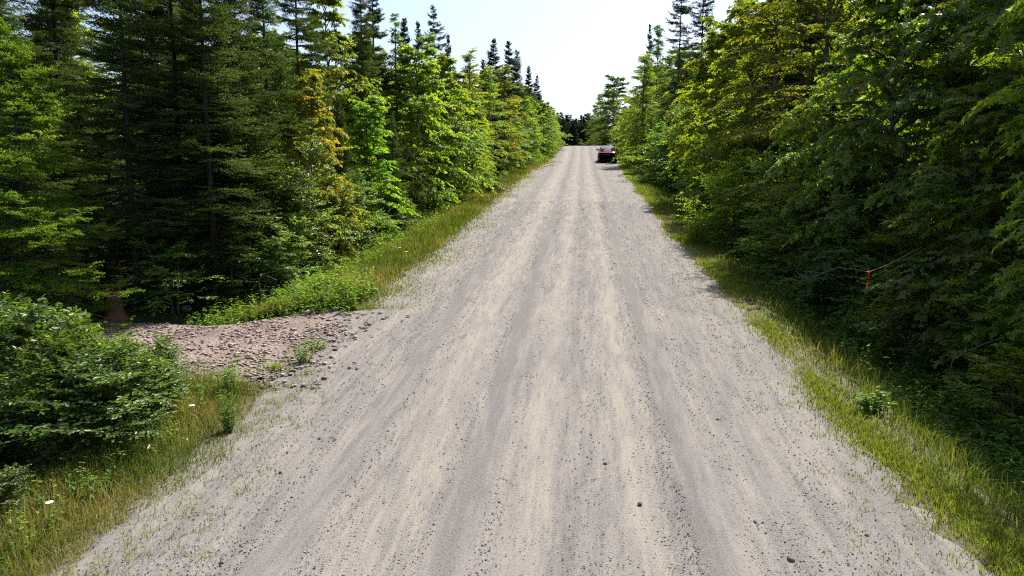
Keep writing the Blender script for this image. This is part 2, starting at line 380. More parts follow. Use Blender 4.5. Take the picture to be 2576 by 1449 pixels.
# ------------------------------------------------------------------ things
def tag(o, label=None, cat=None, group=None, kind=None):
    for k, v in (('label', label), ('category', cat), ('group', group), ('kind', kind)):
        if v: o[k] = v
    return o
def thing(name, loc, label, cat, group=None, rz=0.):
    o = bpy.data.objects.new(name, None); COL.objects.link(o); o.location = [float(c) for c in loc]; o.rotation_euler = (0, 0, rz)
    o.empty_display_size = .2
    return tag(o, label, cat, group)
NAMES = {'spruce': 'spruce_tree', 'spruce_full': 'spruce_tree', 'spruce_young': 'spruce_tree', 'spruce_far': 'spruce_tree', 'spruce_gap': 'spruce_tree', 'maple': 'maple_tree', 'maple_big': 'maple_tree', 'birch': 'birch_tree', 'poplar': 'poplar_tree', 'alder': 'alder_shrub', 'bush': 'leafy_shrub'}
PLACED = []
def plant(kind, x, y, h, label, group=None, idx=0, rz=None, colour=None, wide=1., sink=.0, mirror=False):
    p = PROTO[kind][idx % len(PROTO[kind])]; s = h/p['H']
    rz = (x*7.13+y*3.71) % 6.28 if rz is None else rz
    t = thing(NAMES[kind], (x, y, float(Z(x, y))-sink), label, 'shrub' if kind in ('alder', 'bush') else 'tree', group, rz)
    for part, nm in (('trunk', p['names'][0]), ('crown', p['names'][1])):
        me = p[part]
        if part == 'crown' and colour: me = recolour(me, colour)
        o = bpy.data.objects.new(nm, me); COL.objects.link(o); o.parent = t; o.scale = (s*wide, s*wide, s)
    PLACED.append((x, y)); return t
exec_rng = R_(77)
GL, GR = 'trees along the left of the road', 'trees along the right of the road'
def col(kind, xd, Y, h, label, group=None, **kw):
    return plant(kind, at_col(xd, Y), Y, h, label, group, **kw)

def apex(xt, yt, Y):
    d = FWD*F+RT*(xt*S_-512)-UPV*(yt*S_-288); t = Y/d[1]; return d[0]*t, CAMZ+d[2]*t
def top(kind, xt, yt, Y, label, group=None, **kw):
    """a tree at distance Y whose tip reaches the sight line (xt, yt)"""
    X, z = apex(xt, yt, Y); return plant(kind, X, Y, (z-float(Z(X, Y)))*1.0, label, group, **kw)
# ---- left wood, one by one
plant('spruce_young', -10.4, 11.9, 5.9, 'young bright green spruce with wide lower branches standing behind the leafy shrubs', GL, rz=.6)
col('spruce', 185, 17.0, 10.5, 'tall dark spruce with a bare black trunk behind the young bright spruce', GL, idx=0, wide=1.4)
col('spruce', 345, 13.9, 9.6, 'thin dark spruce with bare grey dead twigs beside the young bright spruce', GL, idx=1, wide=1.15)
col('spruce', 470, 15.2, 9.0, 'dark shaded spruce at the back of the pink gravel driveway, trunk hidden in gloom', GL, idx=2, wide=1.4)
col('spruce', 545, 14.6, 8.4, 'dark spruce with drooping bare lower twigs over the driveway bank', GL, idx=0, wide=1.4, rz=2.)
col('spruce_full', 610, 16.0, 8.8, 'bushy spruce with sunlit olive tips above the dark driveway bank', GL, idx=0, colour='spruce')
col('spruce_full', 690, 17.4, 8.2, 'bushy dark spruce just before the yellowing maple', GL, idx=1)
col('maple', 800, 18.6, 5.4, 'yellowing maple with orange tinted leaves in front of dark spruces', GL, idx=0, colour='yellow', wide=.75)
col('spruce', 765, 20.5, 10.6, 'tall dark spruce rising behind the yellowing maple', GL, idx=1)
col('maple', 835, 23.2, 8.2, 'bright yellow green maple beside the tall spruce above the yellowing maple', GL, idx=1, wide=.8)
col('spruce_full', 865, 20.4, 5.0, 'small dark spruce between the yellowing maple and a bright maple', GL, idx=0, wide=.8)
top('spruce', 903, -70, 25.0, 'tall narrow dark spruce whose top leaves the picture', GL, idx=2, wide=1.05)
top('spruce_full', 985, 285, 24.0, 'dark conical spruce standing between two bright maples', GL, idx=1, wide=.9)
col('maple', 930, 22.4, 4.8, 'low bright maple with layered branches reaching over the grass verge', GL, idx=2)
top('poplar', 843, -30, 24.5, 'thin wispy poplar leader with drooping fine leaves against the sky gap', GL, wide=.7)
top('poplar', 985, 22, 28.5, 'slender poplar with fine leaves just beside the tall narrow spruce', GL, wide=1.1)
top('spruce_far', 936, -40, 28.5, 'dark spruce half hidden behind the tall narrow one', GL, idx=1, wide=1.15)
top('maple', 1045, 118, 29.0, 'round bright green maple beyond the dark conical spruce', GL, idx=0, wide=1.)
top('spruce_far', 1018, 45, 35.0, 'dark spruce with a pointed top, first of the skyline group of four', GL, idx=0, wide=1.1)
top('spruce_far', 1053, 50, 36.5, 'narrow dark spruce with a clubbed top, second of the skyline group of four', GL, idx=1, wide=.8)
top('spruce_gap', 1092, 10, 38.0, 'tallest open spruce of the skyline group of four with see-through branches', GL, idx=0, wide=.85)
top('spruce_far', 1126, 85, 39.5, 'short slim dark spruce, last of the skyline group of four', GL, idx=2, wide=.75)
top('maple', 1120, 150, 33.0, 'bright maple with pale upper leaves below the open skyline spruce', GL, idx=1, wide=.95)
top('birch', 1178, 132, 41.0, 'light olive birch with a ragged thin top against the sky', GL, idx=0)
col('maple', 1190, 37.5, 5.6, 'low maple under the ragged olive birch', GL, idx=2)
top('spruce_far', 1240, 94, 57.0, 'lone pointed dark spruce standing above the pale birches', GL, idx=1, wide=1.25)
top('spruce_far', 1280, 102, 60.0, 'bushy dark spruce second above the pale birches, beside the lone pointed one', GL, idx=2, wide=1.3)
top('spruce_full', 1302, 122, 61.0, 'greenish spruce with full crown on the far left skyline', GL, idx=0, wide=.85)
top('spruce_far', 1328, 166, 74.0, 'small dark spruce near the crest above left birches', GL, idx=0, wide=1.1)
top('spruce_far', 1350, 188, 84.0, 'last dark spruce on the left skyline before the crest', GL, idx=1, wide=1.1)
top('spruce_far', 1213, 150, 54.0, 'short pointed spruce peeping over the ragged olive birch', GL, idx=0, wide=1.1)
top('birch', 1233, 172, 50.0, 'pale olive birch with a domed top halfway up the left side', GL, idx=1, wide=1.2)
top('birch', 1266, 170, 53.0, 'rounded pale birch higher up the left side below dark skyline spruces', GL, idx=2, wide=1.3)
col('alder', 745, 16.6, 3.3, 'glossy alder shrub with small leaves at the corner above the driveway bank', GL, idx=0, wide=.9)
col('alder', 820, 19.0, 2.9, 'alder shrub with dim leaves under the yellowing maple', GL, idx=1)
col('alder', 910, 20.6, 2.4, 'rounded alder shrub at the edge of the grass verge', GL, idx=0)
col('alder', 990, 24.0, 2.0, 'small alder shrub by the verge in front of the dark conical spruce', GL, idx=1)
# ---- right wood, one by one
plant('maple_big', 7.7, 10.0, 8.8, 'large near maple whose big lit leaves hang in from the right edge of the picture', GR, idx=0, rz=2.6, colour='maple')
plant('maple_big', 8.7, 14.2, 10.4, 'broad tall maple with glossy deep green leaves over the shaded ditch', GR, idx=1, rz=.4)
col('maple_big', 2215, 15.8, 7.4, 'middle maple with white glinting leaves leaning out over the ditch', GR, idx=0, rz=4.2)
col('birch', 2050, 20.5, 10.8, 'olive brown birch with tiny leaves, taller than the picture', GR, idx=0, colour='olive', wide=1.25)
col('birch', 1935, 24.5, 10.2, 'second olive birch just beyond the tall olive brown one', GR, idx=1, colour='olive', wide=1.2)
col('alder', 2010, 17.2, 3.2, 'alder with flat horizontal sprays of lit leaves above the dark ditch', GR, idx=0, wide=1.15)
col('alder', 1850, 21.6, 3.4, 'leafy alder by the verge with yellow tinged sprays', GR, idx=1, wide=1.1, colour='birch')
col('alder', 2190, 14.4, 2.6, 'dim alder shrub beside the bare grey branch', GR, idx=0)
col('maple', 1880, 27.5, 8.6, 'light green maple with a sloping crown behind the roadside alders', GR, idx=0)
col('maple', 1790, 32.5, 8.2, 'bright yellow green maple midway up the right side', GR, idx=1)
top('spruce_far', 1880, -50, 37.0, 'dense dark spruce at the top of the picture behind the olive birches', GR, idx=0, wide=1.3)
top('spruce_gap', 1773, -55, 54.0, 'tall gaunt dark spruce with open branches, nearer of a pair cut by the picture top', GR, idx=0, wide=1.05)
top('spruce_gap', 1714, -55, 58.0, 'tall gaunt dark spruce, farther of the pair cut by the picture top', GR, idx=1, wide=.95)
top('spruce_far', 1636, 58, 72.0, 'slim pointed spruce alone at the right skyline edge', GR, idx=2, wide=.6)
top('birch', 1658, 66, 66.0, 'deep green crown standing beside the slim pointed skyline spruce', GR, idx=2, wide=.75, colour='poplar')
top('birch', 1622, 138, 62.0, 'olive birch with a smooth domed top under the slim skyline spruce', GR, idx=2, wide=1.25)

# ---- rows that fill the wood
ORD = 'first second third fourth fifth sixth seventh eighth ninth tenth eleventh twelfth thirteenth fourteenth fifteenth sixteenth seventeenth eighteenth nineteenth twentieth'.split()
def ordinal(i):
    if i < 20: return ORD[i]
    tens = ['twenty', 'thirty', 'forty', 'fifty'][i//10-2]
    return {'twenty': 'twentieth', 'thirty': 'thirtieth', 'forty': 'fortieth', 'fifty': 'fiftieth'}[tens] if i % 10 == 9 and 0 else tens+'-'+ORD[i % 10]
DESC = {'spruce': 'tall dark spruce', 'spruce_full': 'bushy spruce', 'spruce_far': 'dark pointed spruce', 'spruce_gap': 'gaunt open spruce', 'maple': 'bright leafy maple', 'birch': 'fine leaved birch', 'poplar': 'slim poplar', 'alder': 'low alder shrub'}
SL = ([0, 720, 800, 830, 880, 940, 1000, 1060, 1130, 1200, 1280, 1330, 1380, 1425, 1600], [-400, -200, -40, 70, 10, 20, 90, 130, 150, 155, 185, 210, 245, 300, 400])
SR = ([1300, 1480, 1540, 1570, 1600, 1640, 1680, 1750, 1800, 1860, 1900, 2000], [400, 260, 215, 190, 150, 115, 95, 85, 65, 0, -80, -500])
def row(name, side, y0, y1, step, xf, kinds, hf, jx=.5, group=None, mind=1.3, seed=0, colours=None, wide=(.85, 1.15)):
    g = R_(1000+seed); y = y0; cand = []
    while y < y1:
        yy = y+g.uniform(-.3, .3)*step; x = xf(yy)+g.normal(0, jx)
        if all((x-a)**2+(yy-b)**2 > mind**2 for a, b in PLACED):
            cand.append((x, yy))
        y += step*(1+max(0, yy-40)/120)
    for i, (x, yy) in enumerate(cand):
        k = kinds[int(g.integers(len(kinds)))]; h = hf(yy)*g.uniform(.82, 1.15)
        c = None
        if colours and k in colours: c = colours[k][int(g.integers(len(colours[k])))]
        sil = SL if side == 'l' else SR
        for _ in range(12):
            px, py, _d = proj((x, yy, float(Z(x, yy))+h)); lim = np.interp(px/S_, sil[0], sil[1])
            if py/S_ > lim+10+i % 4*8: break
            h *= .95
        plant(k, x, yy, h, f'{DESC[k]} {name}, {ordinal(i)} from the near end', group, idx=int(g.integers(9)), colour=c, wide=g.uniform(*wide))
lx = lambda y: np.interp(y, [12, 50, 62, 75, 92, 115], [-7.6, -6.9, -6.4, -5.4, -4.4, -3.9])
rx = lambda y: np.interp(y, [8, 20, 40, 70, 92, 115], [6.8, 6.5, 6.4, 6.5, 6.5, 6.0])
CM = {'maple': ['maple', 'maple', 'maple', 'birch', 'maple_deep'], 'birch': ['birch', 'birch', 'olive', 'maple']}
row('in the front row left of the road', 'l', 21, 103, 1.75, lambda y: lx(y)+.1, ['maple', 'maple', 'birch', 'alder', 'birch'], lambda y: np.interp(y, [20, 35, 60, 110], [3.8, 5.4, 6., 6.]), .45, GL, 1.1, 1, CM)
row('in the second row left of the road', 'l', 19, 103, 2.1, lambda y: lx(y)-2.0, ['maple', 'birch', 'birch', 'spruce_full', 'maple'], lambda y: np.interp(y, [16, 35, 60, 110], [6, 7, 7.8, 8.2]), .6, GL, 1.3, 2, CM)
row('in the third row left of the road', 'l', 14, 103, 2.6, lambda y: lx(y)-4.4, ['spruce_full', 'birch', 'birch', 'spruce', 'maple'], lambda y: np.interp(y, [14, 21, 27, 45, 60, 110], [8.6, 9.4, 7.6, 7.2, 7.8, 8.4]), .8, GL, 1.5, 3, CM, (1.05, 1.4))
row('in the fourth row left of the road', 'l', 14, 112, 3.3, lambda y: lx(y)-7.2, ['spruce', 'spruce_full', 'spruce'], lambda y: np.interp(y, [14, 22, 30, 45, 110], [9.4, 9.6, 8.4, 8., 9.]), .9, GL, 1.6, 4, None, (1.1, 1.45))
row('deep in the left wood', 'l', 13.5, 60, 3.2, lambda y: lx(y)-10.5, ['spruce', 'spruce', 'maple'], lambda y: np.interp(y, [14, 26, 36, 60], [10, 9.4, 8.4, 8.2]), .9, GL, 1.6, 5, None, (1.1, 1.45))
row('in the far gloom of the left wood', 'l', 13, 40, 3.0, lambda y: lx(y)-14.5, ['spruce', 'spruce_far'], lambda y: 11, 1., GL, 1.6, 6)
row('at the far side of the left wood', 'l', 13, 34, 3.4, lambda y: lx(y)-19.0, ['spruce', 'maple'], lambda y: 11.5, 1., GL, 1.6, 7)
row('in the front row right of the road', 'r', 16, 112, 1.8, lambda y: rx(y)-.15, ['maple', 'alder', 'alder', 'birch', 'maple'], lambda y: np.interp(y, [12, 30, 60, 110], [3.4, 4.4, 5.4, 5.6]), .4, GR, 1.1, 11, CM)
row('in the second row right of the road', 'r', 17, 114, 2.0, lambda y: rx(y)+2.1, ['maple', 'birch', 'maple', 'birch', 'spruce_full'], lambda y: np.interp(y, [12, 30, 60, 75, 110], [7.4, 8.2, 9.4, 9.4, 8.4]), .5, GR, 1.3, 12, CM)
row('in the third row right of the road', 'r', 14, 110, 2.5, lambda y: rx(y)+4.6, ['spruce', 'birch', 'maple', 'spruce_far'], lambda y: np.interp(y, [14, 40, 60, 80, 110], [11.5, 11.5, 11., 10, 9]), .7, GR, 1.5, 13, CM)
row('in the fourth row right of the road', 'r', 13, 90, 3.2, lambda y: rx(y)+7.6, ['spruce', 'spruce_far', 'maple'], lambda y: 12., .8, GR, 1.6, 14, CM)
row('deep in the right wood', 'r', 15, 60, 3.4, lambda y: rx(y)+11.5, ['spruce', 'spruce_far'], lambda y: 12.5, .8, GR, 1.6, 15)
# beyond the crest
g = R_(9)
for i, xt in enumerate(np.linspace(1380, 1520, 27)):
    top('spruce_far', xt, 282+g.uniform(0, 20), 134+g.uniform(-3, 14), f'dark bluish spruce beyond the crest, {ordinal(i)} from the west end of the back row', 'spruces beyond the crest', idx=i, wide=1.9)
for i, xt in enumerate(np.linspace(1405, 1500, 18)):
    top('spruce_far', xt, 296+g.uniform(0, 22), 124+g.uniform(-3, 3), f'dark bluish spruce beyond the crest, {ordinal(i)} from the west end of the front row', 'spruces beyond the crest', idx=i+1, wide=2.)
for i, (xt, yt, Y, k) in enumerate([(1497, 262, 122, 'birch'), (1512, 238, 116, 'birch'), (1533, 212, 112, 'birch'), (1553, 196, 108, 'maple'), (1522, 270, 108, 'birch'), (1545, 230, 103, 'birch')]):
    top(k, xt, yt, Y, f'deep green roadside tree just beyond the crest, {ordinal(i)} of a small cluster', 'trees just beyond the crest', idx=i, colour='poplar' if i % 2 else 'maple_deep', wide=1.2)
for i, (x, y, h) in enumerate([(.2, 117, 2.2), (1.4, 118, 2.6)]):
    plant('alder', x, y, h, f'grey green shrub at the foot of the spruces beyond the crest, {ordinal(i)} of two', 'shrubs beyond the crest', idx=i, colour='poplar')

for i, (x, y, h, k, lb) in enumerate([
    (-12.6, 13.6, 3.2, 'spruce_full', 'small dark spruce in the gloom behind the young bright spruce'), (-11.2, 14.8, 2.6, 'spruce_full', 'knee high dark spruce between two bare trunks in the gloom'),
    (-8.6, 13.7, 1.7, 'alder', 'dim leafy shrub at the back edge of the shaded driveway'), (-7.6, 14.2, 2.4, 'spruce_full', 'small dark spruce at the back of the driveway behind the bent sapling'),
    (-10.0, 15.6, 3.4, 'spruce_full', 'middling dark spruce filling the gap behind the thin dark spruce'), (-14.2, 14.6, 3.6, 'spruce_full', 'small dark spruce at the left edge of the picture deep in shade'),
    (-9.0, 17.0, 3.8, 'spruce_full', 'dark spruce sapling behind the driveway bank between larger trunks'), (-12.2, 16.8, 4.2, 'spruce_full', 'half grown dark spruce deep behind the young bright spruce'), (-7.0, 14.9, 1.9, 'alder', 'dim alder behind the bent sapling')]):
    plant(k, x, y, h, lb, 'young growth under the left trees', idx=i, colour='spruce' if k != 'alder' else None, wide=1.25)
for i, (x, y, h, lb) in enumerate([(6.3, 10.6, 1.9, 'low shaded shrub below the near maple'), (5.7, 12.4, 1.7, 'low shaded shrub just before the hanging tape'), (6.6, 13.6, 2.3, 'shaded shrub behind the hanging tape'), (5.3, 15.6, 1.6, 'low shrub beneath the flat alder sprays'), (5.0, 18.8, 1.5, 'low shrub at the ditch between two alders'), (5.7, 9.2, 1.5, 'shaded low shrub at the right edge of the picture'), (7.2, 11.6, 2.6, 'shaded shrub under the near maple, behind the low one')]):
    plant('alder', x, y, h, lb, 'shrubs in the shaded ditch', idx=i, wide=1.2, colour='maple')

for i, (x, y, h, lb) in enumerate([(6.5, 12.1, 4.6, 'slight maple leaning over the ditch above the hanging tape'), (6.2, 16.6, 4.4, 'slight maple with layered sprays behind the flat alder'), (6.6, 9.3, 3.6, 'slight maple whose top leaves reach in at the lower right edge'), (5.7, 19.6, 3.8, 'slight maple over the verge between the two lit alders')]):
    plant('maple', x, y, h, lb, 'slight maples over the right ditch', idx=i, colour='maple_deep', wide=1.05)

# ---- foreground shrubs on the left
for i, (x, y, h, w, lb) in enumerate([
    (-5.45, 6.9, 1.25, 1.35, 'large leafy shrub in the lower left of the picture, between verge and driveway'),
    (-6.7, 8.0, 1.6, 1.15, 'leafy shrub with tall upright tips behind the large one'),
    (-5.75, 8.2, .95, 1.25, 'leafy shrub whose thin twigs lean over the pink gravel'),
    (-7.9, 8.8, 1.35, 1.35, 'leafy shrub under the young bright spruce'),
    (-6.5, 6.3, 1.05, 1.5, 'leafy shrub at the left picture edge beside the large one'),
    (-5.25, 7.7, .75, 1.3, 'small leafy shrub in front of the pink gravel beside the feathery weed clump'),
    (-6.1, 7.3, 1.45, .9, 'leafy shrub with a few tall shoots rising in the middle of the clump'),
    (-5.4, 5.55, .55, 1.2, 'low leafy shrub sprouting from the grass at the lower left edge')]):
    plant('bush', x, y, h, lb, 'leafy shrubs at the driveway corner', idx=(0, 2, 1, 0, 1, 2, 2, 1)[i], wide=w)

# ------------------------------------------------------------------ ground, road, driveway
def axis(pts):
    out = []
    for a, b, s in pts: out += list(np.arange(a, b, s))
    return np.array(out+[pts[-1][1]])
def grid(xs, ys, fz):
    X, Y = np.meshgrid(xs, ys); V = np.stack([X, Y, fz(X, Y)], -1).reshape(-1, 3)
    nx, ny = len(xs), len(ys); i = np.arange(ny-1)[:, None]*nx+np.arange(nx-1)[None]
    f = np.stack([i, i+1, i+nx+1, i+nx], -1).reshape(-1, 4); return V, f
xs = axis([(-900, -60, 60), (-60, -16, 2), (-16, -8, .4), (-8, 9, .14), (9, 16, .5), (16, 60, 2), (60, 900, 60)])
ys = axis([(-60, -2, 2), (-2, 26, .16), (26, 60, .4), (60, 130, 1.), (130, 260, 5), (260, 900, 60)])
def ground_z(X, Y):
    inroad = smooth(-.1, .4, np.minimum(X-road_left(Y), road_right(Y)-X)); dm = smooth(.8, .98, drive_mask(X, Y))*smooth(-4.2, -5., X)
    return Z(X, Y)-.07*np.maximum(inroad, dm)
V, f = grid(xs, ys, ground_z)
m, nt = mat('forest_floor'); M['ground'] = m
co = nd(nt, 'ShaderNodeTexCoord').outputs['Object']
n1 = nd(nt, 'ShaderNodeTexNoise', {'Vector': co, 'Scale': 1.2, 'Detail': 8., 'Roughness': .7}).outputs[0]
n2 = nd(nt, 'ShaderNodeTexNoise', {'Vector': co, 'Scale': 28., 'Detail': 6., 'Roughness': .7}).outputs[0]
vg = nd(nt, 'ShaderNodeAttribute', attribute_name='verge').outputs['Fac']
floor_c = ramp(nt, n2, [(.3, (.015, .011, .008)), (.5, (.03, .022, .015)), (.7, (.07, .052, .036))])
moss = mixc(nt, ramp(nt, n1, [(.45, (0, 0, 0)), (.62, (1, 1, 1))]), floor_c, (.03, .05, .015))
verge_c = ramp(nt, n2, [(.3, (.06, .055, .03)), (.5, (.12, .105, .06)), (.72, (.22, .19, .14))])
b = nd(nt, 'ShaderNodeBsdfPrincipled', {'Base Color': mixc(nt, vg, moss, verge_c), 'Roughness': .95, 'Specular IOR Level': .1})
nt.links.new(nd(nt, 'ShaderNodeBump', {'Height': n2, 'Strength': .8, 'Distance': .05}).outputs[0], b.inputs['Normal'])
nd(nt, 'ShaderNodeOutputMaterial', {0: b.outputs[0]})
dl = road_left(V[:, 1])-V[:, 0]; dr = V[:, 0]-road_right(V[:, 1])
verge = np.where(V[:, 0] < 0, 1-smooth(1.6, 2.8, dl), 1-smooth(.8, 1.8, dr))
tag(build('ground', V, [f], m, {'verge': verge}, smooth_=True), kind='structure')

# gravel road: rows across the road, ragged edges
def road_sheet():
    ysr = axis([(-10, 4, .5), (4, 30, .10), (30, 70, .25), (70, 135, .5)])
    q = np.linspace(0, 1, 74)
    g = R_(3)
    e1 = np.interp(ysr, np.arange(-11, 136, .23), g.normal(0, .10, 640)[:len(np.arange(-11, 136, .23))]); e2 = np.interp(ysr, np.arange(-11, 136, .23), g.normal(0, .09, 700)[:len(np.arange(-11, 136, .23))])
    a = road_left(ysr)-.25+e1-.9*smooth(9., 10., ysr)*smooth(13., 12.2, ysr); c = road_right(ysr)+.22+e2
    X = a[:, None]+(c-a)[:, None]*q; Y = np.repeat(ysr[:, None], len(q), 1)
    z = Z(X, Y)+.004
    # wheel tracks: shallow troughs between low loose ridges
    for xc, w, dz in ((-1.75, .35, -.018), (-2.45, .22, .016), (-1.05, .25, .02), (-.38, .28, -.012), (.62, .30, -.018), (1.12, .22, .022), (2.0, .4, .008)):
        z += dz*np.exp(-((X-xc-.06*np.sin(Y*.21+xc))/w)**2)
    z += lumps(X*5, Y*2.2)*.012
    z[:, 0] -= .11; z[:, -1] -= .11
    V = np.stack([X, Y, z], -1).reshape(-1, 3); nx = len(q); i = np.arange(len(ysr)-1)[:, None]*nx+np.arange(nx-1)[None]
    return V, np.stack([i, i+1, i+nx+1, i+nx], -1).reshape(-1, 4)
m, nt = mat('gravel'); M['gravel'] = m
co = nd(nt, 'ShaderNodeTexCoord').outputs['Object']
sx = nd(nt, 'ShaderNodeSeparateXYZ', {0: co})
def streak(scale, sy, detail=4., seed=0.):
    mp = nd(nt, 'ShaderNodeMapping', {'Vector': co, 'Scale': (1, sy, 1), 'Location': (seed, seed*1.7, 0)})
    return nd(nt, 'ShaderNodeTexNoise', {'Vector': mp.outputs[0], 'Scale': scale, 'Detail': detail, 'Roughness': .6}).outputs[0]
wob = streak(.5, .08, 2., 3.)
xw = mth(nt, 'ADD', sx.outputs[0], mth(nt, 'MULTIPLY_ADD', wob, .3, -.15))
x01 = mth(nt, 'MULTIPLY_ADD', xw, 1/9., 5./9.)            # -5..4 -> 0..1
P01 = lambda x: (x+5)/9
gr = lambda v: (v, v, v)
band = ramp(nt, x01, [(P01(-4.4), gr(.45)), (P01(-3.2), gr(.55)), (P01(-2.75), gr(.35)), (P01(-2.4), gr(.15)), (P01(-2.05), gr(.7)), (P01(-1.7), gr(1.)), (P01(-1.4), gr(.75)), (P01(-1.05), gr(.02)), (P01(-.72), gr(.5)), (P01(-.4), gr(.85)), (P01(0.), gr(.3)), (P01(.35), gr(.6)), (P01(.62), gr(.98)), (P01(.85), gr(.6)), (P01(1.1), gr(.0)), (P01(1.45), gr(.5)), (P01(1.7), gr(.35)), (P01(2.3), gr(.5)), (P01(3.3), gr(.5))], 'EASE')
st1 = streak(3.4, .002, 1., 11.); st2 = streak(.9, .5, 6., 5.); st3 = streak(15., .003, 1., 2.)
st4 = streak(7.5, .0015, 1., 7.); fac = mth(nt, 'MULTIPLY_ADD', band, .82, .04)
for st_, am in ((st1, .7), (st2, .5), (st3, 1.1), (st4, 1.1)): fac = mth(nt, 'ADD', fac, mth(nt, 'MULTIPLY_ADD', st_, am, -am/2))
basec = ramp(nt, fac, [(.0, (.128, .117, .110)), (.35, (.157, .143, .133)), (.68, (.180, .164, .147)), (1., (.207, .186, .158))])
fine = nd(nt, 'ShaderNodeTexNoise', {'Vector': co, 'Scale': 55., 'Detail': 6., 'Roughness': .75}).outputs[0]
vo = nd(nt, 'ShaderNodeTexVoronoi', {'Vector': co, 'Scale': 75., 'Randomness': 1.})
vsp = nd(nt, 'ShaderNodeSeparateColor', {0: vo.outputs['Color']})
loose = mth(nt, 'SUBTRACT', 1.15, fac)
stone = mth(nt, 'MULTIPLY', mth(nt, 'GREATER_THAN', vsp.outputs[0], .62), mth(nt, 'LESS_THAN', vo.outputs['Distance'], .42))
stone = mth(nt, 'MULTIPLY', stone, nd(nt, 'ShaderNodeClamp', {0: loose}).outputs[0])
stc = ramp(nt, vsp.outputs[1], [(0, (.10, .09, .091)), (.3, (.13, .117, .116)), (.7, (.165, .151, .147)), (1, (.24, .225, .215))])
c1 = mixc(nt, mth(nt, 'MULTIPLY', stone, .8), basec, stc)
c2 = mixc(nt, .55, c1, ramp(nt, fine, [(.3, gr(.5)), (.5, gr(1.)), (.7, gr(1.45))]), 'MULTIPLY')
# thin green growth at the shoulders
b = nd(nt, 'ShaderNodeBsdfPrincipled', {'Base Color': c2, 'Roughness': .95, 'Specular IOR Level': .15})
hgt = mth(nt, 'ADD', mth(nt, 'MULTIPLY', fine, .5), mth(nt, 'MULTIPLY', stone, mth(nt, 'SUBTRACT', .6, vo.outputs['Distance'])))
nt.links.new(nd(nt, 'ShaderNodeBump', {'Height': hgt, 'Strength': .75, 'Distance': .03}).outputs[0], b.inputs['Normal'])
nd(nt, 'ShaderNodeOutputMaterial', {0: b.outputs[0]})
V, f = road_sheet(); tag(build('gravel_road', V, [f], m, smooth_=True), kind='structure')

# driveway of pink rubble
m, nt = mat('pink_rubble')
co = nd(nt, 'ShaderNodeTexCoord').outputs['Object']
n1 = nd(nt, 'ShaderNodeTexNoise', {'Vector': co, 'Scale': 1.3, 'Detail': 5.}).outputs[0]
n2 = nd(nt, 'ShaderNodeTexNoise', {'Vector': co, 'Scale': 30., 'Detail': 6., 'Roughness': .75}).outputs[0]
vo = nd(nt, 'ShaderNodeTexVoronoi', {'Vector': co, 'Scale': 22.})
sxd = nd(nt, 'ShaderNodeSeparateXYZ', {0: co}).outputs[0]
cc = ramp(nt, n1, [(.3, (.135, .105, .09)), (.5, (.215, .165, .142)), (.7, (.26, .21, .182))])
toroad = nd(nt, 'ShaderNodeClamp', {0: mth(nt, 'ADD', mth(nt, 'MULTIPLY_ADD', sxd, .9, 4.5), mth(nt, 'MULTIPLY_ADD', n1, 2.4, -1.2))}).outputs[0]
cc = mixc(nt, toroad, cc, (.165, .15, .135))
cc = mixc(nt, .7, cc, ramp(nt, n2, [(.3, gr(.45)), (.5, gr(1.)), (.7, gr(1.4))]), 'MULTIPLY')
b = nd(nt, 'ShaderNodeBsdfPrincipled', {'Base Color': cc, 'Roughness': .95, 'Specular IOR Level': .15})
nt.links.new(nd(nt, 'ShaderNodeBump', {'Height': mth(nt, 'ADD', n2, vo.outputs[0]), 'Strength': .8, 'Distance': .04}).outputs[0], b.inputs['Normal'])
nd(nt, 'ShaderNodeOutputMaterial', {0: b.outputs[0]})
xs = axis([(-17, -9, .3), (-9, -2.6, .07)]); ysd = axis([(8., 14., .07)])
V, f = grid(xs, ysd, lambda X, Y: Z(X, Y)+.012+lumps(X*4, Y*4)*.015)
g = R_(8)
dmv = drive_mask(V[:, 0], V[:, 1])+lumps(V[:, 0]*3, V[:, 1]*3)*.25+g.normal(0, .04, len(V))
edge_in = V[:, 0]+3.85+.5*np.sin(V[:, 1]*2.3)*.4
keepv = (dmv > .3) & (edge_in+lumps(V[:, 0]*6, V[:, 1]*6)*1.2+g.normal(0, .12, len(V)) < -.25)
fk = f[keepv[f].all(1)]
used = np.unique(fk); remap = -np.ones(len(V), int); remap[used] = np.arange(len(used))
tag(build('driveway', V[used], [remap[fk]], m, smooth_=True), kind='structure')

# ------------------------------------------------------------------ loose stone
_oct = np.array([(1, 0, 0), (-1, 0, 0), (0, 1, 0), (0, -1, 0), (0, 0, 1), (0, 0, -1.)])
_of = np.array([[0, 2, 4], [2, 1, 4], [1, 3, 4], [3, 0, 4], [2, 0, 5], [1, 2, 5], [3, 1, 5], [0, 3, 5]])
def pebbles(acc, g, x, y, z, size, flat=.6):
    N = len(x); a = g.uniform(0, 2*PI, N); ca, sa = np.cos(a), np.sin(a)
    V = _oct[None]*g.uniform(.55, 1.25, (N, 6, 1))+g.normal(0, .12, (N, 6, 3)); V *= np.stack([np.ones(N), g.uniform(.6, 1., N), g.uniform(.4, 1., N)*flat], -1)[:, None]
    X = V[..., 0]*ca[:, None]-V[..., 1]*sa[:, None]; Yv = V[..., 0]*sa[:, None]+V[..., 1]*ca[:, None]
    V = np.stack([X, Yv, V[..., 2]], -1)*size[:, None, None]+np.stack([x, y, z+size*flat*.22], -1)[:, None]
    acc.add(V, [(_of[None]+(np.arange(N)*6)[:, None, None]).reshape(-1, 3)], np.repeat(g.random(N), 6))
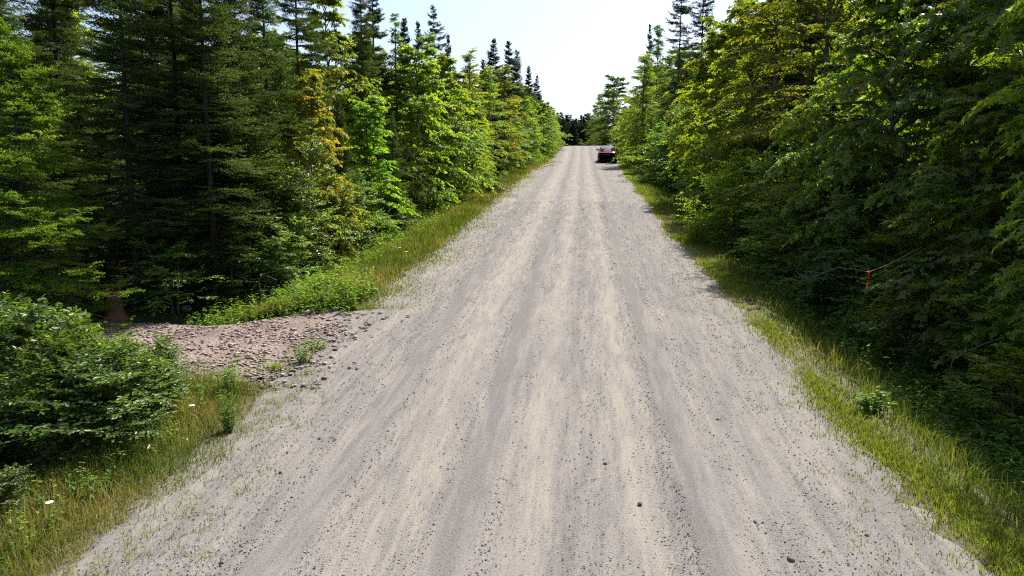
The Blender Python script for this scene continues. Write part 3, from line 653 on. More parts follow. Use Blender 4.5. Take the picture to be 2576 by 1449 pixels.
def stonemat(name, stops):
    m, nt = mat(name); a = nd(nt, 'ShaderNodeAttribute', attribute_name='var').outputs['Fac']
    b = nd(nt, 'ShaderNodeBsdfPrincipled', {'Base Color': ramp(nt, a, stops), 'Roughness': .9, 'Specular IOR Level': .2}); nd(nt, 'ShaderNodeOutputMaterial', {0: b.outputs[0]}); return m
M['pebble'] = stonemat('loose_gravel_stone', [(0, (.08, .07, .071)), (.25, (.14, .127, .126)), (.7, (.19, .173, .169)), (1, (.30, .28, .27))])
M['pink'] = stonemat('pink_stone', [(0, (.15, .108, .094)), (.5, (.245, .185, .16)), (1, (.36, .295, .255))])
M['dark_stone'] = pmat('dark_stone', (.07, .06, .062), .9, noise=((.16, .14, .14), 30))
g = R_(21); acc = Acc()
N = 46000; y = 4.6+28*g.random(N)**2.2; lane = g.choice([-2.45, -1.05, .1, 1.1, 2.2, -3.3, 99], N, p=[.17, .17, .06, .22, .13, .1, .15])
x = np.where(lane > 50, g.uniform(-4.1, 3.1, N), lane+g.normal(0, .22, N)*np.where(np.abs(lane) > 2.1, 1.8, 1.)); x = np.clip(x, road_left(y)-.1, road_right(y)+.1)
pebbles(acc, g, x, y, Z(x, y)+.012, (.0045+.0075*g.random(N)**4)*(1+y/26), .75)
tag(acc.build('gravel', M['pebble']), 'small grey loose stones scattered along the gravel road', 'gravel', kind='stuff')
acc = Acc(); N = 34000
x = -10.5+7.8*g.random(N)**.8; y = g.uniform(8.6, 13.3, N); k = (g.random(len(x)) < np.clip(.55+1.3*lumps(x*2.2+4, y*3.1), .12, 1)) & (drive_mask(np.minimum(x, -4.6), y)+g.normal(0, .22, N)+lumps(x*3, y*3)*.4 > .5) & (g.random(N) < np.clip((-3.1-x)/1.5, .02, 1)**1.8); x, y = x[k], y[k]
sz = .008+.055*g.random(len(x))**5
pebbles(acc, g, x, y, Z(x, y)+.02, sz, .45)
tag(acc.build('rubble', M['pink']), 'flat pinkish stone chips spread over the driveway', 'rubble', kind='stuff')
def rock(x, y, s, label, material, group=None, name='rock', seed=0, flat=.7):
    g = R_(seed); n = 10; th = np.linspace(0, PI, 7)[1:-1]; V = [(0, 0, 1.)]
    for t in th: V += [(math.sin(t)*math.cos(p), math.sin(t)*math.sin(p), math.cos(t)) for p in np.arange(n)*2*PI/n]
    V.append((0, 0, -1.)); V = np.array(V)
    for _ in range(7):                                   # chip facets off
        d = nrm(g.normal(0, 1, 3)); c = g.uniform(.55, .85); h = V@d; V = V-np.maximum(h-c, 0)[:, None]*d
    V = V*(1+g.normal(0, .03, (len(V), 1)))*np.array([1, g.uniform(.65, .95), flat])*s
    tri = [[0, 1+i, 1+(i+1) % n] for i in range(n)]+[[len(V)-1, len(V)-1-n+(i+1) % n, len(V)-1-n+i] for i in range(n)]
    q = [[1+r*n+i, 1+r*n+n+i, 1+r*n+n+(i+1) % n, 1+r*n+(i+1) % n] for r in range(4) for i in range(n)]
    o = build(name, V, [np.array(tri), np.array(q)], M[material], {'var': np.full(len(V), g.random())})
    o.location = (x, y, float(Z(x, y))+s*flat*.35); o.rotation_euler = (0, 0, g.uniform(0, 6)); return tag(o, label, 'rock', group)
M['pinkrock'] = pmat('pink_rock', (.13, .09, .078), .9, noise=((.27, .215, .185), 8), bump=.6)
for i, (xd, yd, s, lb) in enumerate([(772, 792, .11, 'pale angular rock under the verge plants at the back edge of the driveway'), (842, 783, .09, 'cream coloured rock at the end of the driveway edge beside bright grass'), (800, 800, .06, 'small pink rock next to the pale angular one'), (868, 792, .06, 'small cream rock where driveway meets road'), (600, 790, .09, 'dim reddish rock in shade on the driveway bank'), (470, 782, .13, 'large reddish boulder in deep shade behind the driveway'), (560, 770, .11, 'reddish boulder in deep shade nearer the bent sapling')]):
    p = at_px(xd, yd); rock(p[0], p[1], s, lb, 'pinkrock', None, 'rock', 40+i)
for i, (xd, yd, s) in enumerate([(1990, 1415, .045), (843, 1108, .032), (1155, 1245, .03), (2180, 1350, .028), (1523, 1170, .026), (805, 1105, .03), (1805, 1060, .028), (1900, 1320, .03), (705, 1190, .03), (1610, 1270, .026)]):
    p = at_px(xd, yd); rock(p[0], p[1], s, 'loose dark stone lying on the gravel road', 'dark_stone', 'dark stones on the road', 'stone', 60+i)

# ------------------------------------------------------------------ grass and weeds
def blades(acc, g, x, y, h, w, var, lean=.35):
    N = len(x); z = Z(x, y)-.02; a = g.uniform(0, 2*PI, N); b = a+g.normal(0, .8, N)+PI/2
    wv = np.stack([np.cos(b), np.sin(b), 0*b], -1)*(w*.5)[:, None]
    P0 = np.stack([x, y, z], -1); ln = np.abs(g.normal(0, lean, N))
    D = np.stack([np.cos(a), np.sin(a), 0*a], -1)
    P1 = P0+np.array([0, 0, 1.])*(h*.55)[:, None]+D*(h*ln*.25)[:, None]; P2 = P0+np.array([0, 0, 1.])*(h*(1-.25*ln))[:, None]+D*(h*ln)[:, None]
    V = np.stack([P0-wv, P0+wv, P1-wv*.8, P1+wv*.8, P2], 1); o = (np.arange(N)*5)[:, None]
    acc.add(V, [o+np.array([0, 1, 3, 2]), o+np.array([2, 3, 4])], np.repeat(var, 5))
def patch_noise(x, y, s=1.): return np.clip(.5+1.6*lumps(x*1.7*s+3, y*1.7*s+9), 0, 1)
def dense_y(g, N, a, b, p=1.7):                          # more blades near the camera
    u = g.random(N); return a+(b-a)*u**p
g = R_(31); acc = Acc()
# left verge
N = 90000; y = dense_y(g, N, 12.9, 98, 1.9); t = g.random(N); e = road_left(y)
x = e+.35-3.1*t**.9*np.interp(y, [12, 60, 70, 98], [1, 1, .9, .8]); hs = np.interp(e-x, [0, .6, 1.4, 3], [.10, .26, .42, .5])
k = (g.random(N) < np.clip((e-x+.35)/.8, .12, 1)) & (drive_mask(x, y) < .25)
x, y, hs = x[k], y[k], hs[k]; n = len(x); pn = patch_noise(x, y)
blades(acc, g, x, y, hs*g.uniform(.5, 1.25, n), (.006+.0006*y)*g.uniform(.7, 1.4, n), np.clip(.15+.55*pn+g.normal(0, .17, n), 0, 1))
# left corner by the shrubs
N = 42000; y = 3.2+6.3*g.random(N); e = road_left(y)+.25+.2*np.sin(y*2.1); t = g.random(N); x = e-3.*t**1.2
edge_cut = np.interp(y, [3, 5, 6.5, 8, 9.4], [-.1, -.15, -.2, -.1, -.25]); x = x+edge_cut
k = (g.random(N) < np.clip((e-x)/.5, .1, 1)) & (drive_mask(x, y) < .55); x, y = x[k], y[k]; n = len(x); pn = patch_noise(x, y, 1.4)
hs = np.interp(road_left(y)-x, [0, .4, 1., 2.5], [.08, .2, .36, .42])
blades(acc, g, x, y, hs*g.uniform(.4, 1.25, n), .0065*g.uniform(.7, 1.5, n), np.clip(.2+.5*pn+g.normal(0, .2, n), 0, 1), .5)
# right ditch
N = 52000; y = dense_y(g, N, 3.5, 98, 1.9); t = g.random(N); e = road_right(y)+.45; x = e+2.3*t
hs = np.interp(x-e, [0, .4, 1.2, 2.2], [.12, .26, .42, .42]); n = N; pn = patch_noise(x, y)
blades(acc, g, x, y, hs*g.uniform(.4, 1.2, n), (.0065+.0005*y)*g.uniform(.7, 1.4, n), np.clip(.05+.45*pn+g.normal(0, .17, n), 0, 1), .55)
tag(acc.build('grass', M['grass']), 'long olive and straw coloured grass along both verges', 'grass', kind='stuff')
# short lime strip right, and thin growth at both shoulders
acc = Acc(); N = 95000; y = dense_y(g, N, 3.6, 96, 1.8); e = road_right(y)
x = e+.34+g.normal(0, .17, N)+.08*np.sin(y*1.3)+.08*np.sin(y*.47); pn = patch_noise(x, y*.6, .8); k = g.random(N) < np.clip(pn*2.2-.35, .12, 1); x, y = x[k], y[k]; n = len(x)
blades(acc, g, x, y, g.uniform(.04, .13, n), (.006+.0006*y)*g.uniform(.7, 1.3, n), np.clip(g.normal(.45, .2, n), 0, 1), .5)
N = 26000; y = dense_y(g, N, 13, 70, 1.7); x = road_left(y)+.0+np.abs(g.normal(0, .5, N)); pn = patch_noise(x, y*.7, 1.2); k = g.random(N) < np.clip(pn-.25, .05, .6); x, y = x[k], y[k]; n = len(x)
blades(acc, g, x, y, g.uniform(.03, .09, n), (.005+.0006*y)*g.uniform(.7, 1.3, n), np.clip(g.normal(.55, .2, n), 0, 1), .6)
# sprigs: small tufts
def tufts(nt_, x, y, r, nb, h):
    xx = np.repeat(x, nb)+g.normal(0, r, nt_*nb); yy = np.repeat(y, nb)+g.normal(0, r, nt_*nb)
    blades(acc, g, xx, yy, h*g.uniform(.4, 1.2, nt_*nb), .006*g.uniform(.7, 1.4, nt_*nb), np.clip(np.repeat(g.uniform(.1, .8, nt_), nb)+g.normal(0, .12, nt_*nb), 0, 1), .7)
K = 260; y = 4.5+14*g.random(K)**1.6; x = road_right(y)-np.abs(g.normal(0, .5, K)); tufts(K, x, y, .035, 12, .08)
K = 200; y = 4.5+5*g.random(K); x = road_left(y)+np.abs(g.normal(0, .45, K)); tufts(K, x, y, .045, 14, .09)
tag(acc.build('short_grass', M['lime']), 'short lime green grass strip at the road edge', 'grass', kind='stuff')
# broad leaved weeds
def weeds(acc, g, x, y, h, nleaf, L, tpl, varb):
    N = len(x); z = Z(x, y); q = g.random((N, nleaf))**.8; a = g.uniform(0, 2*PI, (N, nleaf)); ln = g.normal(0, .18, (N, 2))
    P = np.stack([x[:, None]+ln[:, :1]*q*h[:, None], y[:, None]+ln[:, 1:]*q*h[:, None], z[:, None]+q*h[:, None]], -1)
    A = np.stack([np.cos(a), np.sin(a), g.normal(.25, .3, a.shape)], -1); Nn = np.array([0, 0, 1.])+g.normal(0, .35, A.shape)
    Ls = L*g.uniform(.6, 1.3, a.shape)*(1.15-.5*q)
    var = np.clip(np.repeat(varb, nleaf)+g.normal(0, .12, N*nleaf), 0, 1)
    leaves(acc, P.reshape(-1, 3), A.reshape(-1, 3), Nn.reshape(-1, 3), Ls.ravel(), tpl, var, .25, .35)
acc = Acc(); g = R_(33)
N = 2600; y = dense_y(g, N, 3.8, 60, 1.9); x = road_right(y)+1.1+2.7*g.random(N)**.8; weeds(acc, g, x, y, g.uniform(.2, .6, N), 16, .075, LANCE, g.uniform(.0, .4, N))  # darker leaf tones put the right ditch's shade into the weeds, next batch too
N = 2600; y = dense_y(g, N, 5, 60, 1.8); x = road_right(y)+1.5+3.*g.random(N); weeds(acc, g, x, y, g.uniform(.3, .8, N), 14, .08, OVAL, g.uniform(.0, .4, N))
N = 2600; y = dense_y(g, N, 12.8, 70, 1.8); x = road_left(y)-1.1-2.2*g.random(N)**.7; k = drive_mask(x, y) < .2; x, y = x[k], y[k]; N = len(x); weeds(acc, g, x, y, g.uniform(.2, .75, N), 16, .085, LANCE, g.uniform(.3, .9, N))
N = 260; y = g.uniform(12.7, 14.5, N); x = g.uniform(-6.2, -4.4, N); k = drive_mask(x, y) < .3; x, y = x[k], y[k]; N = len(x); weeds(acc, g, x, y, g.uniform(.2, .7, N), 18, .075, OVAL, g.uniform(.3, .9, N))
N = 420; y = g.uniform(4.2, 9.3, N); x = road_left(y)-.55-1.6*g.random(N); k = drive_mask(x, y) < .4; x, y = x[k], y[k]; N = len(x); weeds(acc, g, x, y, g.uniform(.12, .4, N), 14, .055, OVAL, g.uniform(.3, .9, N))
N = 900; y = g.uniform(11, 30, N); x = lx(y)-8*g.random(N)**1.5-.2; k = drive_mask(x, y) < .2; x, y = x[k], y[k]; N = len(x); weeds(acc, g, x, y, g.uniform(.15, .5, N), 12, .08, OVAL, g.uniform(.1, .7, N))
N = 190; x = g.uniform(-8., -4.4, N); y = 12.55+.45*g.random(N)+.12*np.sin(x*2.1); weeds(acc, g, x, y, g.uniform(.1, .38, N), 12, .06, OVAL, g.uniform(.2, .8, N))
N = 46; x = -4.1-2.4*g.random(N); y = 9.15+.9*g.random(N)**2; weeds(acc, g, x, y, g.uniform(.08, .25, N), 12, .05, LANCE, g.uniform(.4, .9, N))
tag(acc.build('undergrowth', M['weed']), 'leafy green weeds and ferns along the ditches', 'undergrowth', kind='stuff')

# ------------------------------------------------------------------ small single things
def weed_plant(name, xd, yd, h, r, nst, label, material='weed', tpl=LANCE, L=.07, seed=0, group=None, var=.4):
    p = at_px(xd, yd); g = R_(seed); t = thing(name, (p[0], p[1], float(Z(p[0], p[1]))), label, 'plant', group)
    st = Acc(); lf = Acc(); q = np.linspace(0, 1, 5)
    a = g.uniform(0, 2*PI, nst); b = g.uniform(.1, 1, nst)*r; hh = h*g.uniform(.6, 1.05, nst)
    SP = np.stack([np.cos(a)[:, None]*b[:, None]*(.25+.75*q), np.sin(a)[:, None]*b[:, None]*(.25+.75*q), hh[:, None]*q-.02], -1)
    tubes(st, SP, np.broadcast_to(.004*(1.2-q), (nst, 5)), 4)
    nlf = 16; w = g.random((nst, nlf)); i = np.minimum((w*4).astype(int), 3); fr = (w*4-i)[..., None]; k = np.arange(nst)[:, None]
    P = SP[k, i]*(1-fr)+SP[k, i+1]*fr; az = g.uniform(0, 2*PI, (nst, nlf)); A = np.stack([np.cos(az), np.sin(az), g.normal(.4, .3, az.shape)], -1)
    leaves(lf, P.reshape(-1, 3), A.reshape(-1, 3), (np.array([0, 0, 1.])+g.normal(0, .3, A.shape)).reshape(-1, 3), (L*g.uniform(.6, 1.2, az.shape)).ravel(), tpl, np.clip(var+g.normal(0, .15, nst*nlf), 0, 1), .2, .25)
    st.build('stem', M['stem'], t, True); lf.build('foliage', M[material], t); return t
weed_plant('weed_plant', 575, 1088, .52, .16, 22, 'dense upright dark green weed at the gravel edge below the shrubs', seed=1, var=.2, L=.06)
weed_plant('weed_plant', 583, 1000, .50, .2, 26, 'bright feathery weed clump between shrubs and pink driveway', seed=2, var=.75, L=.06)
weed_plant('weed_plant', 765, 915, .34, .24, 24, 'low weed clump growing on the pink driveway near the road', seed=3, var=.6, L=.055)
weed_plant('weed_plant', 795, 880, .22, .22, 18, 'yellowish weed clump beside the low one on the driveway', seed=4, var=.85, L=.05)
weed_plant('weed_plant', 690, 935, .2, .25, 16, 'sparse olive weed patch at the front of the pink driveway', seed=5, var=.95, L=.05)
weed_plant('weed_plant', 800, 760, .62, .36, 34, 'leafy plant overhanging the pale rocks behind the driveway', seed=6, var=.6, L=.09, tpl=OVAL)
weed_plant('weed_plant', 690, 800, .32, .22, 22, 'small leafy plant at the foot of the bent sapling', seed=7, var=.6, L=.07, tpl=OVAL)
weed_plant('weed_plant', 2135, 880, .75, .3, 26, 'tall feathery ditch plant catching a patch of sun', seed=8, var=.6, L=.08)
weed_plant('weed_plant', 2300, 975, .8, .3, 26, 'feathery green ditch plant in half shade under the maple', seed=9, var=.4, L=.08)
weed_plant('weed_plant', 2500, 1200, .5, .25, 18, 'pale blue green ditch plant near the right edge of the picture', seed=10, var=.5, L=.09, tpl=OVAL)
weed_plant('weed_plant', 2190, 1040, .3, .25, 12, 'pale leaved ditch plant beside the lime grass strip', seed=11, var=.6, L=.09, tpl=OVAL)
# grass tuft by the right verge
p = at_px(1748, 612); t = thing('grass_tuft', (p[0], p[1], float(Z(p[0], p[1]))), 'bright yellow green tuft of arching grass by the alders', 'grass tuft')
acc = Acc(); n = 160; g = R_(5); xx = g.normal(0, .12, n); yy = g.normal(0, .12, n)
blades(acc, g, p[0]+xx, p[1]+yy, g.uniform(.5, .95, n), np.full(n, .018), np.clip(g.normal(.35, .15, n), 0, 1), .7)
o = acc.build('blade_clump', M['lime'], t); o.location = (-p[0], -p[1], -float(Z(p[0], p[1])))
# daisies
for i, (xd, yd) in enumerate([(122, 1350), (1003, 650), (1020, 662), (1285, 600), (480, 1085)]):
    p = at_px(xd, yd); s = .035 if i in (0, 4) else .055; hh = .3
    t = thing('daisy', (p[0], p[1], float(Z(p[0], p[1]))), ['white daisy in the grass at the lower left corner', 'white flower in the verge grass beyond the driveway', 'second white flower close to the first in the verge grass', 'tiny white flower high up the left verge', 'white flower below the large glossy shrub'][i], 'flower')
    st = Acc(); tubes(st, np.array([(0, 0, 0), (.02, 0, hh*.5), (.03, .01, hh)]), np.array([.003, .003, .002]), 4); st.build('stem', M['stem'], t)
    hd = Acc(); a = np.arange(12)*2*PI/12
    leaves(hd, np.tile([(.03, .01, hh)], (12, 1)), np.stack([np.cos(a), np.sin(a), 0*a+.25], -1), np.tile([(0, 0, 1.)], (12, 1)), np.full(12, s), OVAL, np.zeros(12), .1, .1); hd.build('petals', M['flower'], t)
# branching sticks
def sticks(seed, L, n1, n2, r, flat=1., arch=0.):
    """a branch along +X with side twigs"""
    g = R_(seed); acc = Acc(); q = np.linspace(0, 1, 9)
    P = np.stack([q*L, np.cumsum(g.normal(0, .03*L, 9)), arch*L*4*q*(1-q)+np.cumsum(g.normal(0, .02*L, 9))], -1); P[0] = 0
    tubes(acc, P, r*(1.1-q), 6)
    for i in range(n1):
        s = g.uniform(.25, .95); b = np.array([np.interp(s, q, P[:, k]) for k in range(3)]); d = nrm(np.array([g.uniform(.3, 1), g.normal(0, .9), g.normal(0, .6)*flat])); l = L*g.uniform(.2, .5)
        q2 = np.linspace(0, 1, 6); P2 = b+d*l*q2[:, None]+np.cumsum(g.normal(0, .025*L, (6, 3)), 0)*np.array([1, 1, flat]); P2[0] = b
        tubes(acc, P2, r*.55*(1.1-q2), 5)
        for j in range(n2):
            s = int(g.integers(2, 6)); d2 = nrm(d+g.normal(0, .8, 3)*np.array([1, 1, flat])); q3 = np.linspace(0, 1, 4)
            tubes(acc, P2[s]+d2*l*g.uniform(.2, .5)*q3[:, None]+np.concatenate([[[0, 0, 0]], np.cumsum(g.normal(0, .012*L, (3, 3)), 0)]), r*.3*(1.1-q3), 4)
    return acc
p = at_px(2185, 790); z0 = float(Z(p[0], p[1]))
X = at_col(2120, 13.6)
o = sticks(3, .95, 6, 4, .011).build('dead_branch', M['dead'], smooth_=True); o.location = (X-.05, 13.5, float(Z(X, 13.6))+1.55); o.rotation_euler = (.2, .35, 2.7)
tag(o, 'bare grey branch with forked twigs hanging in front of the shaded alders', 'branch')
o = sticks(4, .9, 4, 2, .009).build('dead_branch', M['dead'], smooth_=True); X = at_col(2480, 10.2); o.location = (X+.1, 10.2, float(Z(X, 10.2))+1.25); o.rotation_euler = (0, .6, 2.9)
tag(o, 'thin pale twig dangling under the near maple', 'branch')
# bent bare sapling behind the driveway
p = at_px(668, 805); t = thing('bent_sapling', (p[0], p[1], float(Z(p[0], p[1]))), 'bare sapling bent over in an arch at the back of the driveway', 'sapling')
acc = Acc(); q = np.linspace(0, 1, 12)
arch = np.stack([-.12*np.sin(q*PI*.7)-.05*q+np.clip(q-.55, 0, 1)**1.3*1.1, .1*q, .95*np.sin(np.clip(q*1.25, 0, 1)*PI/2)-np.clip(q-.8, 0, 1)*.5], -1); tubes(acc, arch, .014*(1.1-q*.7), 6)
tubes(acc, np.array([(-.02, 0, .1), (-.1, .05, .45), (-.02, .1, .75), (.06, .1, .9)]), np.array([.012, .010, .008, .004]), 5)
tubes(acc, np.array([(0, 0, .05), (.1, .08, .4), (.28, .1, .72), (.36, .12, .86)]), np.array([.012, .010, .008, .004]), 5)
tubes(acc, np.array([(-.1, 0, .42), (-.2, -.02, .38), (-.26, 0, .42)]), np.array([.008, .006, .003]), 5)
acc.build('stem', M['dead'], t, True)
lf = Acc(); g = R_(2); n = 9; leaves(lf, np.stack([g.uniform(.18, .42, n), g.uniform(0, .15, n), g.uniform(.55, .66, n)], -1), np.stack([g.uniform(.2, 1, n), g.normal(0, .5, n), g.normal(-.1, .2, n)], -1), np.tile([(0, -.2, 1.)], (n, 1)), np.full(n, .12), LOBE, np.full(n, .9)); lf.build('leaf', M['maple'], t)
# stump
p = at_px(290, 800); t = thing('tree_stump', (p[0], p[1], float(Z(p[0], p[1]))), 'reddish broken stump in shade between the shrubs and the young spruce', 'stump')
acc = Acc(); n = 16; a = np.arange(n)*2*PI/n; g = R_(6); rows = []
for hz, rr in ((-.1, .26), (.05, .2), (.2, .15), (.42, .135)): rows.append(np.stack([np.cos(a)*rr*(1+g.normal(0, .12, n)), np.sin(a)*rr*(1+g.normal(0, .12, n)), hz+(g.uniform(-.02, .22, n) if hz > .4 else 0*a)], -1))
V = np.concatenate(rows+[[(0, 0, .34)]]); i = np.arange(3)[:, None]*n+np.arange(n)[None]; j = np.arange(3)[:, None]*n+((np.arange(n)+1) % n)[None]
acc.add(V, [np.stack([i, j, j+n, i+n], -1).reshape(-1, 4), np.stack([3*n+np.arange(n), 3*n+(np.arange(n)+1) % n, np.full(n, 4*n)], -1)])
M['redwood'] = pmat('torn_red_wood', (.09, .035, .022), .9, noise=((.22, .10, .06), 12), bump=.6); acc.build('stump_body', M['redwood'], t)
# dead brown shrub and twigs on the left verge, stick on the road
p = at_px(1235, 487); t = thing('dead_shrub', (p[0], p[1], float(Z(p[0], p[1]))), 'dry brown dead shrub on the left verge', 'shrub')
acc = Acc(); g = R_(14); n = 150; q = np.linspace(0, 1, 5); a = g.uniform(0, 2*PI, n); el = g.uniform(.15, 1.5, n); l = g.uniform(.5, 1.15, n)
d = np.stack([np.cos(a)*np.cos(el), np.sin(a)*np.cos(el), np.sin(el)], -1); SPt = d[:, None]*(l[:, None]*q)[..., None]+np.concatenate([np.zeros((n, 1, 3)), np.cumsum(g.normal(0, .04, (n, 4, 3)), 1)], 1); tubes(acc, SPt, np.broadcast_to(.014*(1.1-q), (n, 5)), 3)
for _ in range(3):
    s = g.integers(2, 5, n); B = SPt[np.arange(n), s]; d2 = nrm(d+g.normal(0, .6, (n, 3))); q2 = np.linspace(0, 1, 3); tubes(acc, B[:, None]+d2[:, None]*(q2*.35)[:, None], np.broadcast_to(.008*(1.1-q2), (n, 3)), 3)
acc.build('twig_mass', M['brownwood'], t)
for i, (xd, yd, L, rz, lb) in enumerate([(1350, 414, 1.5, .1, 'longer brown fallen branch on the far left shoulder'), (1385, 409, 1.2, .25, 'short brown fallen branch at the left edge of the far road'), (1370, 419, 1.0, -.15, 'brown fallen branch closest to the grass on the far shoulder'), (560, 1428, .16, 2.2, 'small dark stick lying on the gravel at the bottom of the picture')]):
    p = at_px(xd, yd); o = sticks(20+i, L, 3 if i < 3 else 1, 2 if i < 3 else 0, .03 if i < 3 else .009, .25).build('fallen_branch', M['brownwood'], smooth_=True); o.location = (p[0], p[1], float(Z(p[0], p[1]))+.03); o.rotation_euler = (0, -.0, rz); tag(o, lb, 'branch')
# flagging tape and red leaves
M['tape'] = pmat('orange_red_tape', (.85, .07, .03), .5)
Yt = 11.4; Xt, zt = apex(2185, 684, Yt)
t = thing('flagging_tape', (Xt, Yt, zt), 'orange red flagging tape hanging from a twig in the shaded ditch', 'tape')
acc = Acc(); q = np.linspace(0, 1, 9); w = .016
S = np.stack([.012*np.sin(q*5), .01*np.cos(q*4), -q*.26], -1); dv = np.stack([np.cos(q*2.2), np.sin(q*2.2), 0*q], -1)*w
V = np.concatenate([S-dv, S+dv, S-dv+[0, .002, 0], S+dv+[0, .002, 0]]); i = np.arange(8); acc.add(V, [np.stack([i, i+9, i+10, i+1], -1), np.stack([i+18, i+19, i+28, i+27], -1)]); acc.build('strip', M['tape'], t)
acc = Acc(); tubes(acc, np.array([(-.02, 0, 0), (0, .012, .012), (.02, 0, 0), (0, -.012, -.012), (-.02, 0, 0)]), np.full(5, .007), 5); acc.build('knot', M['tape'], t)
acc = Acc(); tubes(acc, np.array([(1.2, .9, .35), (.4, .25, .1), (0, 0, .0), (-.25, -.1, .05)]), np.array([.012, .009, .006, .003]), 5); tw = acc.build('bare_twig', M['dead']); tw.location = (Xt, Yt, zt-.004)
tag(tw, 'thin bare twig holding the flagging tape over the ditch', 'twig')
Xr = at_col(1287, 55.); t = thing('maple_sapling', (Xr, 54.0, float(Z(Xr, 54.))), 'small sapling with a cluster of early red leaves on the left edge', 'sapling')
acc = Acc(); tubes(acc, np.array([(0, 0, -.1), (.05, .05, 1.2), (.0, 0, 2.4)]), np.array([.03, .02, .01]), 5); acc.build('trunk', M['bark_grey'], t)
lf = Acc(); g = R_(17); n = 90; leaves(lf, np.stack([g.normal(0, .32, n), g.normal(-.1, .15, n), 2.4+g.normal(0, .15, n)], -1), g.normal(0, 1, (n, 3)), g.normal(0, .5, (n, 3))+[0, -.4, .8], np.full(n, .15), LOBE, g.random(n)); lf.build('crown', M['red'], t)

# ------------------------------------------------------------------ the car
M['paint'] = pmat('dark_red_paint', (.085, .003, .012), .16, 0., spec=.5)
M['glass'] = pmat('dark_glass', (.015, .022, .024), .05, spec=.8)
M['black'] = pmat('black_plastic', (.006, .006, .007), .8, spec=.05)
M['tyre'] = pmat('tyre_rubber', (.012, .012, .012), .9, spec=.1)
M['alloy'] = pmat('alloy_rim', (.18, .18, .19), .35, .9)
M['tail'] = pmat('tail_lamp_lens', (.04, .003, .004), .35, spec=.2)
M['head'] = pmat('head_lamp_lens', (.2, .2, .2), .1, spec=.5)
def loft(secs):
    """secs: list of (m,3) half rings from bottom edge up to the centre line; mirrored in x"""
    rings = []
    for s in secs:
        s = np.array(s, float); rings.append(np.concatenate([s, (s*[-1, 1, 1])[::-1][1:]]))
    R = np.array(rings); n, m, _ = R.shape; i = np.arange(n-1)[:, None]*m+np.arange(m-1)[None]
    q = np.stack([i, i+1, i+m+1, i+m], -1).reshape(-1, 4)
    return R.reshape(-1, 3), [q, np.array([list(range(m))]), np.array([list(range((n-1)*m, n*m))[::-1]])]
Yc = 66.8; Xc = at_col(1529, 66.8)
car = thing('parked_car', (Xc, Yc+2.1, float(Z(Xc, Yc+2.1))), 'dark red car parked on the shoulder near the crest of the road', 'car')
car.scale = (1.0, 1.0, 1.06); car.rotation_euler = (math.atan(.122), 0, math.radians(-1.2))
def sect(y, w, zb, zt, cr=.03): return [(w*.86, y, zb), (w*.98, y, zb+.12), (w, y, zb+.30), (w*.99, y, (zb+zt)/2+.12), (w*.96, y, zt-.09), (w*.88, y, zt-.015), (w*.45, y, zt+cr*.6), (0, y, zt+cr)]
V, fs = loft([sect(-2.33, .76, .20, .93, .02), sect(-2.27, .86, .16, .985, .025), sect(-2.05, .90, .22, 1.0), sect(-1.5, .915, .2, 1.03), sect(-.8, .92, .2, 1.02), sect(.2, .92, .2, 1.0), sect(.95, .92, .2, .98), sect(1.5, .91, .2, .90), sect(2.05, .88, .2, .80), sect(2.25, .80, .25, .70), sect(2.32, .66, .34, .62)])
build('body', V, fs, M['paint'], parent=car, smooth_=True)
def cab(y, w, z0, wt, zt): return [(w, y, z0), (w*.55+wt*.45, y, z0*.5+zt*.5), (wt, y, zt-.06), (wt*.9, y, zt-.01), (wt*.5, y, zt+.02), (0, y, zt+.03)]
V, fs = loft([cab(-1.72, .78, .98, .74, 1.06), cab(-.75, .80, .97, .61, 1.43), cab(-.1, .81, .96, .62, 1.47), cab(.35, .81, .96, .62, 1.44), cab(1.05, .80, .93, .78, 1.0)])
build('cabin', V, fs, M['paint'], parent=car, smooth_=True)
def panel(name, pts, material, parent=car, th=.012):
    P = np.array(pts, float); n = nrm(np.cross(P[1]-P[0], P[3]-P[0])); V = np.concatenate([P, P-n*th]); return build(name, V, [np.array([[0, 1, 2, 3], [7, 6, 5, 4], [0, 4, 5, 1], [1, 5, 6, 2], [2, 6, 7, 3], [3, 7, 4, 0]])], M[material], parent=parent)
panel('rear_window', [(-.70, -1.66, 1.10), (.70, -1.66, 1.10), (.55, -.83, 1.435), (-.55, -.83, 1.435)], 'glass')
panel('windshield', [(.70, .99, 1.06), (-.70, .99, 1.06), (-.56, .42, 1.44), (.56, .42, 1.44)], 'glass')
panel('bumper_insert_and_under_shade', [(-.68, -2.345, .17), (.68, -2.345, .17), (.70, -2.352, .40), (-.70, -2.352, .40)], 'black')  # black insert carried low, with the tail, to stand in for shade below
panel('trunk_garnish', [(-.34, -2.345, .76), (.34, -2.345, .76), (.34, -2.345, .80), (-.34, -2.345, .80)], 'alloy')
